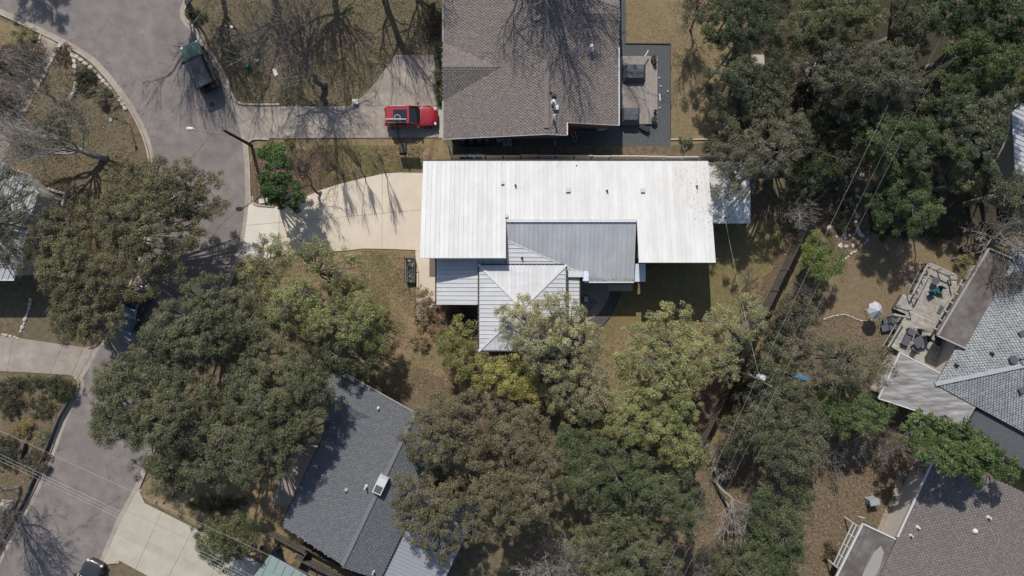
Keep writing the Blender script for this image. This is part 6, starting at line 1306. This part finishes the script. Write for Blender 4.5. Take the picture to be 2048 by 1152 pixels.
# ---------------------------------------------------------------- right hand house: deck, umbrella, furniture
DZ = .6
Dp = WP([(1852, 530), (1866, 528), (1915, 552), (1912, 585), (1890, 640), (1868, 668), (1872, 690), (1905, 705), (1884, 748), (1803, 706), (1777, 690), (1812, 628), (1788, 618), (1806, 588), (1822, 590)], DZ)
dk = thing('deck', 'weathered angled deck along the pale shingled house', 'deck', (0, 0, 0)); boards(dk, Dp, DZ, radians(-24), M_olddeck, .15); MB().prism(offset(Dp, .04), DZ - .05, 0).build('frame', M_fence, dk)
b = MB()
def rail(mb, pts, z0, z1, m=None, posts=True):
    for a, c in zip(pts, pts[1:]):
        A, C_ = W(*a, z1), W(*c, z1); mb.beam(A, C_, .14, .05); mb.beam((A[0], A[1], z0 + .15), (C_[0], C_[1], z0 + .15), .05, .08)
        L_ = math.hypot(A[0] - C_[0], A[1] - C_[1]); n = max(1, int(L_ / .9))
        for i in range(n + 1): p = (A[0] + (C_[0] - A[0]) * i / n, A[1] + (C_[1] - A[1]) * i / n); mb.box((p[0], p[1], (z0 + z1) / 2), (.09, .09, z1 - z0))
rail(b, [(1826, 588), (1856, 528), (1864, 528), (1912, 550)], DZ, DZ + 1.0); rail(b, [(1834, 596), (1864, 536)], DZ, DZ + .95)
rail(b, [(1803, 612), (1830, 620)], DZ, DZ + 1.0); rail(b, [(1788, 628), (1812, 634), (1776, 694)], DZ, DZ + 1.0)
b.build('railing', M_olddeck, dk)
pg = thing('pergola', 'row of pale pergola beams between the angled deck and the flat roof', 'pergola', (0, 0, 0))
A0, A1 = (1910, 588), (1858, 668)
for s, t_ in (((1924, 560), (1862, 664)), ((1944, 566), (1876, 672))): MB().beam(W(*s, 2.6), W(*t_, 2.6), .12, .14).build('beam', M_olddeck, pg)
for k in range(6):
    f_ = (k + .5) / 6; a = (1924 - 62 * f_, 560 + 104 * f_); c_ = (1944 - 68 * f_, 566 + 106 * f_); MB().beam(W(*a, 2.72), W(*c_, 2.72), .10, .12).build('rafter', M_olddeck, pg)
for p in ((1924, 560), (1862, 664)): x, y, z = W(*p, 2.6); MB().box((x, y, 1.3), (.12, .12, 2.6)).build('post', M_olddeck, pg)
# half folded white umbrella
x, y = W2(1757, 622, 2.2); um = thing('parasol', 'half closed white parasol beside the angled deck', 'umbrella', (x - .1, y + .05, 0)); MB().tube([(0, 0, 0), (0, 0, 2.5)], .03, 8).build('pole', M_fencep, um)
n = 8; vs = [(0, 0, 2.55)]
for k in range(n * 2):
    a = k * pi / n; rr_ = .80 if k % 2 == 0 else .72; vs.append((rr_ * cos(a) * .85, rr_ * sin(a), 1.85 - (-.06 if k % 2 else .10)))
o = MB().add(vs, [(0, 1 + k, 1 + (k + 1) % (2 * n)) for k in range(2 * n)]).build('canopy', plain('white_canvas', (.42, .42, .44), .9), um)
o.modifiers.new('s', 'SOLIDIFY').thickness = .01
for k in range(8): a = k * pi / 4; MB().tube([(0, 0, 2.4), (.8 * cos(a) * .85, .8 * sin(a), 1.62)], .01, 4).build('rib', M_grey, um)
def lounger(label, px, py, rz, z=0, m=None, L_=1.7):
    x, y = W2(px, py, z + .3); t = thing('sun_lounger', label, 'sun lounger', (x, y, z), rz, 'cushioned loungers around the angled deck'); m = m or M_dgrey
    MB().box((0, 0, .28), (L_, .62, .05)).build('frame', M_black, t); MB().box((-.25, 0, .36), (L_ * .6, .6, .1)).build('cushion', m, t, bevel=.03); MB().box((L_ * .33, 0, .5), (.6, .6, .1)).build('back_cushion', m, t, bevel=.03).rotation_euler = (0, 0, 0)
    for sx in (-.7, .7):
        for sy in (-.26, .26): MB().box((sx, sy, .13), (.05, .05, .26)).build('leg', M_black, t)
lounger('grey lounger on the ground just below the white parasol', 1778, 640, .2, 0, None, 1.1); lounger('grey lounger on the ground, lower of the two below the parasol', 1775, 655, .2, 0, None, 1.1)
lounger('long dark lounger on the lower half of the angled deck', 1815, 675, 1.15, DZ)
def dchair(label, px, py, rz, z, m, grp='metal chairs on the angled deck'):
    x, y = W2(px, py, z + .4); t = thing('patio_chair', label, 'chair', (x, y, z), rz, grp); MB().box((0, 0, .42), (.52, .5, .09)).build('cushion', m, t, bevel=.03); MB().box((0, .27, .72), (.52, .06, .55)).build('backrest', m, t, bevel=.02); b = MB()
    for sx in (-.29, .29): b.tube([(sx, -.26, 0), (sx, -.26, .62), (sx, .28, .66), (sx, .28, 0)], .02, 5)
    for k in range(5): b.tube([(-.24 + k * .12, .31, .4), (-.24 + k * .12, .31, .98)], .01, 4)
    b.tube([(-.29, .31, .98), (.29, .31, .98)], .018, 5); b.build('frame', M_black, t)
dchair('black chair at the upper side of the deck dining group', 1838, 665, -.3, DZ, M_dgrey); dchair('black chair at the lower side of the deck dining group', 1830, 698, 2.5, DZ, M_dgrey); dchair('black chair at the inner side of the deck dining group', 1848, 678, -1.4, DZ, M_black)
M_teal = plain('teal_plastic', (.02, .14, .16), .5); dchair('teal chair at the upper end of the deck, left one', 1864, 586, .5, DZ, M_teal, 'teal chairs on the angled deck'); dchair('teal chair at the upper end of the deck, right one', 1878, 580, -.5, DZ, M_teal, 'teal chairs on the angled deck')
x, y = W2(1874, 562, DZ + .8); t = thing('side_table', 'small dark table with a folded cover at the upper end of the deck', 'table', (x, y, DZ)); MB().cyl((0, 0, .6), .35, .04, 14).build('tabletop', M_dgrey, t)
for k in range(3): MB().tube([(.25 * cos(k * 2.1), .25 * sin(k * 2.1), 0), (.2 * cos(k * 2.1), .2 * sin(k * 2.1), .6)], .02, 5).build('leg', M_black, t)
x, y = W2(1838, 684, DZ + .7); t = thing('dining_table', 'dark dining table in the middle of the deck chairs', 'table', (x, y, DZ), .5); MB().box((0, 0, .72), (.9, .9, .04)).build('tabletop', M_dgrey, t, bevel=.01)
for sx in (-.4, .4):
    for sy in (-.4, .4): MB().box((sx, sy, .36), (.04, .04, .7)).build('leg', M_black, t)
ubox('black doormat on the angled deck', 1873, 620, .45, .75, .02, M_dgrey, -.5, 'doormat', 'mat').location.z = DZ
planter('round dark planter on the flagstones by the bare tree', 1930, 498, .35, .5, M_black, False)
for k, (px, py, s) in enumerate(((1883, 665, .45), (1893, 673, .38), (1900, 662, .35))): planter(('largest', 'lower', 'right')[k] + ' pale bushy pot in the shaded corner of the deck', px, py, s * .7, 1.0, M_fence)
# glass carport at the bottom
cp = thing('glass_carport', 'pale green glass canopy at the bottom edge under the wires', 'canopy', (0, 0, 0)); Q0 = WP([(540, 1108), (612, 1148), (660, 1190), (560, 1230), (500, 1160)], 2.4)
nx_, ny_ = .9, -.43
ds = [nx_ * px + ny_ * py for px, py in Q0]; d = min(ds)
while d < max(ds):
    q = strip(Q0, nx_, ny_, d + .02, d + .75)
    if len(q) > 2: MB().prism(q, 2.4, th=.02).build('pane', plain('green_polycarbonate', (.25, .31, .28), .3), cp)
    d += .77
edge_trim(cp, 'frame', [(*p, 2.36) for p in Q0 + Q0[:1]], M_trimd, .08, .1)
for p in Q0: MB().box((*p, 1.15), (.1, .1, 2.3)).build('post', M_trimd, cp)
ubox('dark blue barbecue under a cover by the glass canopy', 556, 1106, .8, .6, .9, plain('navy_cover', (.02, .04, .10), .7), .4, 'barbecue', 'barbecue')
planter('round grey planter beside the dark blue barbecue', 524, 1096, .25, .5, M_grey); planter('second round grey planter nearer the driveway tree', 506, 1092, .18, .4, M_grey)
gl2 = thing('garden_sign_post', 'low white marker stake on the leafy ground by the glass lean-to', 'stake', (*W2(1722, 1034), 0), -.3); MB().box((0, 0, .05), (.65, .07, .04)).build('board', M_trimw, gl2)
for k, (px, py) in enumerate(((325, 1004), (310, 1003))): planter(('right', 'left')[k] + ' white garden ball beside the bottom driveway', px, py, .12, .2, M_trimw, False)

# ---------------------------------------------------------------- put each house or deck Empty at its own base
for o in [o for o in S.objects if o.type == 'EMPTY' and o.parent is None and o.location.length < 1e-6]:
    pts = []
    for ch in o.children:
        if ch.type == 'MESH' and len(ch.data.vertices):
            n_ = len(ch.data.vertices); a_ = np.empty(n_ * 3, np.float32); ch.data.vertices.foreach_get('co', a_); a_ = a_.reshape(-1, 3); pts += [a_.min(0), a_.max(0)]
    if not pts: continue
    pts = np.array(pts); c_ = (pts.min(0) + pts.max(0)) / 2; c_ = (float(c_[0]), float(c_[1]), 0.)
    o.location = c_
    for ch in o.children: ch.location = (ch.location[0] - c_[0], ch.location[1] - c_[1], ch.location[2])
print('leaves', NLEAF)
